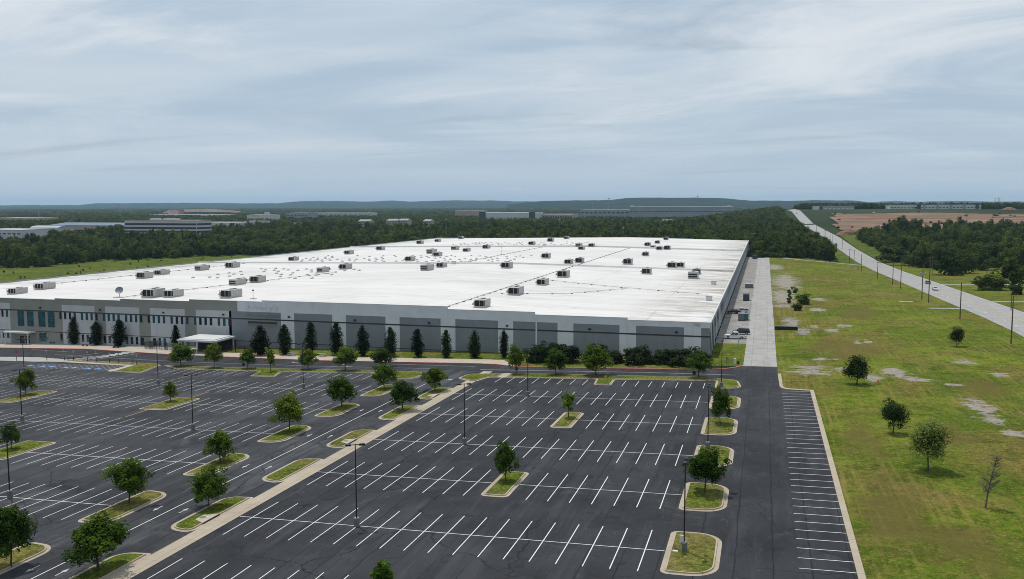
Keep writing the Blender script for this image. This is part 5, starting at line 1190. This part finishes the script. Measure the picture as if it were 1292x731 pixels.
block('industrial_hall', 'long hall with blue metal roof behind the vaulted hall', 60, 156, 285.0, 1190, 9., 60, 'far_tan', 'far_blue_roof', ((2., 3.5, 'far_dark'),), 0, 'hall', lambda e, w, d, h: [m_.build('roof_slope', e) for m_ in [MB().hexa([(-w/2, -.5, h+.5), (w/2, -.5, h+.5), (w/2, 60, h+.5), (-w/2, 60, h+.5), (-w/2+2, 28, h+3.6), (w/2-2, 28, h+3.6), (w/2-2, 32, h+3.6), (-w/2+2, 32, h+3.6)], 'far_blue_roof')]])
block('industrial_hall', 'flat pale building low in the wood at the western end', -30, 25, 290.3, 1010, 6., 40, 'far_white', 'far_white', ((1., 2.4, 'far_dark'),), 9, 'hall')
block('industrial_hall', 'tan shed with pale roof above the western trees', -10, 44, 275.6, 1800, 9., 60, 'far_tan', 'far_white', ((1.5, 4., 'far_dark'),), 7, 'shed')
block('industrial_hall', 'plain white hall beside the office block', 250, 300, 281.2, 1250, 9., 40, 'far_white', 'far_white', ((1.5, 3.5, 'far_dark'),), 10, 'hall')
block('storage_tower', 'square reddish tower rising over white factory roofs', 211.5, 224.5, 265.3, 2700, 24., 30, 'far_pink', 'far_pink', ((3, 20, 'far_tan'),), 4, 'tower')
block('factory', 'low white factory roofs around the reddish tower', 188, 282, 271., 2650, 9., 60, 'far_white', 'far_white', ((1.5, 4., 'far_grey'),), 14, 'factory')
block('factory', 'pale factory with square tower east of the reddish tower', 311, 338, 271.6, 1950, 11., 50, 'far_white', 'far_white', ((2., 5., 'far_pink'),), 6, 'factory', lambda e, w, d, h: [m_.build('tower', e) for m_ in [MB().box(w*.3, w*.45, 2, 12, h, h+7, 'far_white')]])
block('low_hall', 'white hall beneath the factory with the square tower', 307, 328, 279.6, 1450, 8., 30, 'far_white', 'far_white', ((1.5, 4., 'far_grey'),), 6, 'hall')
block('low_hall', 'grey flat hall north of the clearing', 361, 388, 269.2, 2100, 9., 50, 'far_grey', 'far_white', ((2., 4., 'far_dark'),), 6, 'hall')
block('low_hall', 'tiny white roofs strung along the wood edge', 396, 470, 268.8, 2500, 6., 30, 'far_white', 'far_white', ((1., 3., 'far_grey'),), 12, 'hall')
block('house', 'white house at the edge of the clearing', 365, 374, 281.9, 1330, 6., 14, 'far_white', 'far_white', ((1., 3., 'far_dark'),), 3, 'house')
for i, (a, b, y) in enumerate(((451, 466, 279.6), (487, 501, 278.8), (502, 514, 278.6), (533, 543, 279.4))):
    block('apartment_house', 'white gabled apartment house in the wood behind the warehouse, %s eastward' % (ORD[i] if i else 'first'), a, b, y, 1480, 7., 18, 'far_tan', 'far_grey', ((1., 2.6, 'far_dark'), (4.2, 5.8, 'far_dark')), 4, 'house', lambda e, w, d, h: [m_.build('gable', e) for m_ in [MB().hexa([(-w/2, 0, h+.4), (w/2, 0, h+.4), (w/2, 18, h+.4), (-w/2, 18, h+.4), (-w/2+1, 8.8, h+3.2), (w/2-1, 8.8, h+3.2), (w/2-1, 9.2, h+3.2), (-w/2+1, 9.2, h+3.2)], 'far_grey')]], None, 'apartment houses in the wood')
block('far_warehouse', 'pale far warehouse left of the grey-blocked one', 574, 606, 265.8, 2350, 11., 70, 'far_tan', 'far_white', ((2., 5., 'far_grey'),), 7, 'warehouse')
block('far_warehouse', 'long white far warehouse with dark grey end blocks', 604, 672, 268.6, 1900, 13., 90, 'far_white', 'far_white', ((1., 3.5, 'far_grey'),), 22, 'warehouse', lambda e, w, d, h: [MB().box(a*w, b*w, -1.5, 0, -2, h+1.5, 'far_navy').build('stair_block', e) for a, b in ((-.49, -.37), (.44, .55))])
block('far_warehouse', 'low far warehouse with many dark doors', 672, 722, 270.8, 1950, 8., 80, 'far_tan', 'far_white', ((.5, 4., 'far_dark'),), 16, 'warehouse')
block('far_warehouse', 'far grey-roofed warehouse on the rise before the mesa', 732, 800, 265.2, 2150, 9., 70, 'far_grey', 'far_white', ((1., 4., 'far_dark'),), 12, 'warehouse')
block('far_warehouse', 'very long white warehouse below the flat-topped hill', 795, 923, 261.2, 2050, 13.5, 120, 'far_grey', 'far_white', ((1.5, 3.5, 'far_navy'),), 40, 'warehouse', lambda e, w, d, h: [MB().box(a*w, b*w, 4, 10, h, h+3., 'far_white').build('stair_head', e) for a, b in ((-.5, -.47), (.46, .485))])
block('low_hall', 'small white roof in the wood behind the warehouse', 836, 849, 277.3, 1500, 5., 20, 'far_white', 'far_white', ((1, 3, 'far_grey'),), 3, 'shed')
block('low_hall', 'white stepped building in the wood below the very long warehouse', 886, 906, 275.6, 1500, 7., 24, 'far_white', 'far_white', ((1, 3, 'far_grey'),), 4, 'shed')
block('low_hall', 'white metal shed in the wood beside the highway', 953, 981, 277.4, 1330, 6., 24, 'far_grey', 'far_white', ((1, 3, 'far_dark'),), 4, 'shed')
def modern(e, w, dep, h):
    for a, b in ((-.20, -.155), (.44, .475)): MB().box(a*w, b*w, -1.2, 0, -1, h+.6, 'far_navy').build('corner_block', e)
    for k in range(4): a = -.13+k*.145; MB().box(a*w, (a+.03)*w, -.6, 0, 0, h, 'far_grey').build('pier', e)
    MB().box(-.13*w, .44*w, -.2, .0, .0, 3.2, 'far_navy').build('dock_strip', e)
    for k in range(6): a = -.47+k*.045; MB().box(a*w, (a+.012)*w, -.2, 0, 1, h-3, 'far_tan').build('wall_strip', e)
block('far_warehouse', 'new long white warehouse with navy blocks above the earthworks', 1123, 1238, 259.0, 1780, 13., 110, 'far_white', 'far_white', ((7.4, 9., 'far_dark'),), 26, 'warehouse', modern)
block('far_warehouse', 'new grey and white warehouse where the highway crests', 1028, 1078, 260.5, 1740, 12., 90, 'far_grey', 'far_white', ((6.5, 8.4, 'far_white'),), 9, 'warehouse', lambda e, w, d, h: [MB().box(-.38*w, -.30*w, -1., 0, -1, h+.5, 'far_navy').build('corner_block', e), MB().box(-.5*w, -.38*w, -.6, 0, -1, h+.6, 'far_white').build('white_corner', e), MB().box(-.05*w, .3*w, -.3, 0, -.5, 3., 'far_navy').build('dock_strip', e)])
block('shed', 'small white shed beneath the trees across the highway', 1229, 1238.5, 336.2, 555, 3., 5, 'far_white', 'far_white', ((.6, 2.2, 'far_grey'),), 2, 'shed')
# site traffic and stockpiles on the earthworks
rr = random.Random(21)
for i in range(16):
    px = rr.uniform(1050, 1270); py = rr.uniform(271.5, 276.); p = G(px, py); e = thing('site_vehicle', 'tiny %s vehicle standing on the bare earthworks' % ('white', 'dark', 'tan')[i % 3], 'vehicle', (p[0], p[1], p[2]+1.2), rr.uniform(0, 3), '%s vehicles on the earthworks' % ('white', 'dark', 'tan')[i % 3])
    mt = ('far_white', 'far_dark', 'far_tan')[i % 3]; m = MB(); m.box(-3.5, 3.5, -1.3, 1.3, .6, 1.9, mt); m.build('body', e); m = MB(); m.box(1.2, 3.2, -1.2, 1.2, 1.9, 3.2, mt, .15); m.build('cab', e); m = MB()
    for x in (-2.4, 2.2): m.box(x-.55, x+.55, -1.4, 1.4, 0, 1., 'tyre')
    m.build('axle', e)
for i in range(9):
    px = rr.uniform(1060, 1275); p = G(px, rr.uniform(272., 278.)); e = thing('earth_stockpile', 'rounded brown heap of spoil on the earthworks, %s eastward from the highway' % (ORD[i] if i else 'first'), 'spoil heap', (p[0], p[1], p[2]+1.), rr.uniform(0, 3), 'spoil heaps on the earthworks')
    e['px'] = px; m = MB(); n_ = 12; w_ = rr.uniform(9, 20); h_ = rr.uniform(2.5, 5.); vs = [(0, 0, h_)]; fs = []
    for j, (q_, z_) in enumerate(((.3, .86), (.65, .45), (1., -.3))):
        for k in range(n_): s_ = q_*w_*rr.uniform(.85, 1.15); vs.append((s_*math.cos(k*6.283/n_), s_*.6*math.sin(k*6.283/n_), h_*z_))
    for k in range(n_): fs.append((0, 1+k, 1+(k+1) % n_))
    for j in range(2):
        for k in range(n_): fs.append((1+j*n_+k, 1+(j+1)*n_+k, 1+(j+1)*n_+(k+1) % n_, 1+j*n_+(k+1) % n_))
    m.add(vs, fs, 'graded_earth'); m.build('heap', e)
hp = sorted([o for o in bpy.data.objects if o.name.startswith('earth_stockpile')], key=lambda o: o['px'])
for i, o in enumerate(hp): o['label'] = 'rounded brown heap of spoil on the earthworks, %s eastward from the highway' % (ORD[i] if i else 'first'); del o['px']
for i in range(18):
    p = G(1181+i*3.9, 269.3); e = thing('parked_trailer', 'grey box trailer in the row below the new navy-blocked warehouse, %s eastward' % (ORD[i] if i else 'first'), 'trailer', (p[0], p[1], p[2]+.4), 0, 'trailers below the new warehouse')
    m = MB(); m.box(-1.3, 1.3, -6, 6, 1.2, 4., ('far_white', 'far_grey', 'far_navy')[i % 3]); m.build('box', e); m = MB(); m.box(-1.1, 1.1, 3, 5.2, 0, 1.2, 'tyre'); m.build('bogie', e); m = MB(); m.box(-.9, .9, -4.2, -3.9, 0, 1.2, 'steel_grey'); m.build('landing_gear', e)
# masts and pylons on the skyline
for px, yt, d, lab in ((48.5, 258.6, 1700, 'slender light mast rising above the western wood'), (151, 257.8, 2300, 'lattice mast above the wood beside the office block'), (768, 250.2, 2600, 'thin radio mast in front of the mesa'), (747.5, 255.8, 2600, 'short radio mast beside the thin one'), (880, 247.2, 8300, 'tiny mast on top of the flat hill'), (705.5, 277., 950, 'tall steel pole in the wood behind the warehouse'), (562.5, 276., 980, 'grey power pole in the wood behind the warehouse'), (786.5, 287., 830, 'thin grey pole just behind the warehouse')):
    x, y = at_depth(px, d); r = ray(px, yt); zt = CAMH+r[2]*d; zb_ = H(x, y) if d < 5000 else zt-40; e = thing('mast', lab, 'mast', (x, y, zb_)); h = zt-zb_; w = max(.35, d*.00035)
    m = MB(); m.tube([(0, 0, -1), (0, 0, h)], [w, w*.5], 'galvanised', 6); m.build('shaft', e); m = MB(); m.box(-w*3, w*3, -w, w, h-w*3, h, 'galvanised'); m.build('head', e)
for i, px in enumerate((1255.5, 1260.)):
    d = 3000; x, y = at_depth(px, d); r = ray(px, 249.6); zt = CAMH+r[2]*d; zb_ = 5.; e = thing('pylon', 'grey power pylon on the eastern skyline, %s of the pair' % ('western' if i == 0 else 'eastern'), 'pylon', (x, y, zb_), 0, 'skyline pylons'); h = zt-zb_
    m = MB(); m.tube([(-3, 0, -1), (-1, 0, h)], .5, 'galvanised', 5); m.tube([(3, 0, -1), (1, 0, h)], .5, 'galvanised', 5); m.build('legs', e); m = MB(); m.box(-8, 8, -.4, .4, h-2.2, h-1.4, 'galvanised'); m.build('crossarm', e)
# ------------------------------------------------------------------ woods
rsw = np.random.RandomState(77)
def world_grid(dmin, dmax, step):
    W_ = dmax*.85; xs = R_(-W_*1.15, W_*.75, step); ys = R_(dmin*.6, dmax*1.25, step); X, Y = np.meshgrid(xs, ys); X = X.ravel()+rsw.uniform(-.48, .48, X.size)*step; Y = Y.ravel()+rsw.uniform(-.48, .48, Y.size)*step
    Z = hgt(X, Y); D = X*AXF[0]+Y*AXF[1]+(Z-CAMH)*AXF[2]; D1 = np.maximum(D, 1.)
    PX = PCX+FPX*(X*AXR[0]+Y*AXR[1]+(Z-CAMH)*AXR[2])/D1; PY = PCY-FPX*(X*AXU[0]+Y*AXU[1]+(Z-CAMH)*AXU[2])/D1
    k = (D > dmin) & (D < dmax) & (PX > -160) & (PX < 1450); return X[k], Y[k], Z[k], D[k], PX[k], PY[k]
def vnoise(x, y, s):
    return np.sin(x/s+1.3*np.sin(y/(s*1.7)))+np.sin(y/s*1.1+1.7*np.sin(x/(s*1.3)+2.))
def wood_mask(X, Y, D, PX, PY):
    left = (X < 46+rdx(Y)) & ((X < -284) | (Y > 752)) & (Y > 470)
    left &= D > np.interp(PX, [-160, 3, 60, 110, 200, 320, 455], [620, 640, 645, 715, 750, 800, 760])
    left |= (X > -8) & (X < 46) & (Y > 660) & (Y < 760)
    left &= ~((X > -760) & (X < -430) & (Y > 1150) & (Y < 1420))
    right = (X > 96+rdx(Y)) & (PY < np.interp(PX, [1020, 1075, 1085, 1113, 1147, 1172, 1203, 1250, 1300, 1450], [285, 300, 317, 330, 337, 346, 344, 340, 338, 340])) & (Y < 1105+30*np.sin(X*.03))
    right &= ~((X < 190) & (Y > 960) & (vnoise(X, Y, 16.) > -.5))
    far = (X > 90+rdx(Y)) & (Y > 1960)
    k = left | right | far
    for cx_, cy_, rx_, ry_ in EXC: k &= ~((np.abs(X-cx_) < rx_) & (np.abs(Y-cy_) < ry_))
    return k
def lift(Z): return Z-.5
X, Y, Z, D, PX, PY = world_grid(560, 1500, 10.2); k = wood_mask(X, Y, D, PX, PY) & (rsw.rand(len(X)) < .97)
X, Y, Z = X[k], Y[k], Z[k]; n_ = len(X); hh = 1.1*np.clip(.88+.17*vnoise(X, Y, 23.)+rsw.normal(0, .17, n_), .45, 1.5)*np.where(X > 80, 1.22, 1.); ww = np.clip(1.05+.14*vnoise(X+99, Y, 31.)+rsw.normal(0, .24, n_), .5, 1.8)
scatter('woods', np.stack([X, Y, lift(Z)], 1), ww, hh, CROWNS, CROWN_N, 'dense green woodland behind and beside the warehouse', 'woods')
X, Y, Z, D, PX, PY = world_grid(1500, 2700, 13.); k = wood_mask(X, Y, D, PX, PY) & (vnoise(X, Y, 120.) > -1.35)
X, Y, Z = X[k], Y[k], Z[k]; n_ = len(X); scatter('woods', np.stack([X, Y, lift(Z)], 1), rsw.uniform(1.1, 1.9, n_), rsw.uniform(.75, 1.2, n_), CROWNS, CROWN_N, 'distant belts of trees around the far sheds and warehouses', 'woods')
X, Y, Z, D, PX, PY = world_grid(2700, 9500, 52.); k = (vnoise(X, Y, 330.) > -1.0) & ~((PX > 200) & (PX < 310) & (D > 3600) & (D < 4600)); X, Y, Z = X[k], Y[k], Z[k]; n_ = len(X)
ok = np.ones(n_, bool)
for cx_, cy_, rx_, ry_ in EXC: ok &= ~((np.abs(X-cx_) < rx_) & (np.abs(Y-cy_) < ry_+20))
X, Y, Z = X[ok], Y[ok], Z[ok]; n_ = len(X); scatter('woods', np.stack([X, Y, lift(Z)], 1), rsw.uniform(4., 7., n_), rsw.uniform(.7, 1.25, n_), CROWNS, CROWN_N, 'far wooded plain stretching to the hills', 'woods')
# brighter scrub along the meadow edge and below the woods
P_ = []
for px, py in zip(np.linspace(-20, 470, 170), np.interp(np.linspace(-20, 470, 170), [-20, 3, 60, 110, 200, 320, 400, 470], [334, 333.5, 331.5, 326, 323.5, 319, 315, 311])):
    if rsw.rand() < .75:
        g = G(px+rsw.uniform(-2, 2), py+rsw.uniform(-1.2, .8)); P_.append(g)
for px in np.linspace(948, 1040, 46):
    g = G(px+rsw.uniform(-1, 1), 325.2+rsw.uniform(-.7, .3)); P_.append(g)
for k in range(14):
    t = rsw.uniform(.3, .8); P_.append(G(1001+rsw.uniform(-2, 3)+6*math.sin(t*9), 338+t*72))
for k in range(260):
    x_, y_ = rsw.uniform(88, 780), rsw.uniform(1090, 1690)
    if vnoise(np.array(x_), np.array(y_), 38.) > .75: P_.append(np.array([x_, y_, H(x_, y_)+.4]))
P_ = np.array(P_); n_ = len(P_); sc = np.where(P_[:, 1] < 600, .26, .85)
scatter('scrub', P_, rsw.uniform(.55, 1.1, n_)*sc, rsw.uniform(.45, 1.0, n_)*sc*np.where(P_[:, 0] > 0, .8, 1.), EDGEC, len(EDGEC.objects), 'pale green scrub fringing the woods and the ditch', 'scrub')
# dark weed clumps in the meadow
P_ = np.array([G(rsw.uniform(5, 330), rsw.uniform(322, 352)) for k in range(90)]); P_ = P_[P_[:, 0] < -286]; n_ = len(P_)
scatter('meadow_weeds', P_, rsw.uniform(.12, .3, n_), rsw.uniform(.1, .25, n_), EDGEC, len(EDGEC.objects), 'scattered weed clumps in the meadow beside the warehouse', 'weeds')
# ------------------------------------------------------------------ hills and air
def ridge(d, prof, mat='hill_woods', zb=-12.):
    m = MB(); pxs = np.arange(prof[0][0], prof[-1][0]+.1, 5.); yt = np.interp(pxs, [a for a, b in prof], [b for a, b in prof]) + .22*np.sin(pxs*.21)*np.sin(pxs*.083+1) ; rows = ((.80, 0.), (.90, .55), (1., 1.), (1.04, .97), (1.2, 0.)); vs = []
    for k, fz in rows:
        for px, y in zip(pxs, yt): r = ray(px, y); z = CAMH+r[2]*d; x, yy = at_depth(px, d*k); vs.append((x, yy, zb+(z-zb)*fz))
    n = len(pxs); fs = [(j*n+i, j*n+i+1, (j+1)*n+i+1, (j+1)*n+i) for j in range(len(rows)-1) for i in range(n-1)]
    m.add(vs, fs, mat); return smooth(m.build('hills', kind='structure'))
ridge(8300, [(640, 258.5), (670, 255), (690, 253.6), (770, 252.6), (790, 250.2), (800, 249.6), (905, 249.8), (925, 251.5), (945, 253.2), (1000, 253.6), (1035, 252.8), (1080, 253.4), (1100, 256), (1115, 258.5)])
ridge(13500, [(-400, 259.5), (0, 259.2), (100, 258.9), (118, 256.8), (180, 256.4), (240, 256.2), (325, 256.8), (350, 256.6), (372, 254.6), (400, 253.6), (440, 254.1), (470, 254.6), (497, 253.), (516, 254.6), (540, 254.), (560, 253.1), (620, 253.2), (650, 254.2), (700, 254.5), (1080, 256.), (1130, 253.8), (1160, 254.8), (1200, 253.6), (1260, 254.6), (1330, 254.), (1700, 257)])
def haze():
    m = MB(); m.box(-20500, 20500, -3100, 19500, -15., 190., 'flashing'); o = m.build('haze', label='pale blue summer haze filling the air over the plain', cat='haze', kind='stuff')
    mt = bpy.data.materials.new('haze_air'); mt.use_nodes = True; N = mt.node_tree.nodes; N.clear(); out = N.new('ShaderNodeOutputMaterial'); v = N.new('ShaderNodeVolumePrincipled')
    v.inputs['Color'].default_value = (.53, .78, 1.0, 1); v.inputs['Density'].default_value = 4.3e-5; v.inputs['Anisotropy'].default_value = .2
    mt.node_tree.links.new(v.outputs[0], out.inputs['Volume']); o.data.materials.clear(); o.data.materials.append(mt)
haze()
SC.cycles.use_denoising = True; SC.cycles.denoiser = 'OPENIMAGEDENOISE'; SC.cycles.denoising_input_passes = 'RGB_ALBEDO_NORMAL'; SC.cycles.denoising_prefilter = 'NONE'
SC.cycles.filter_width = .95
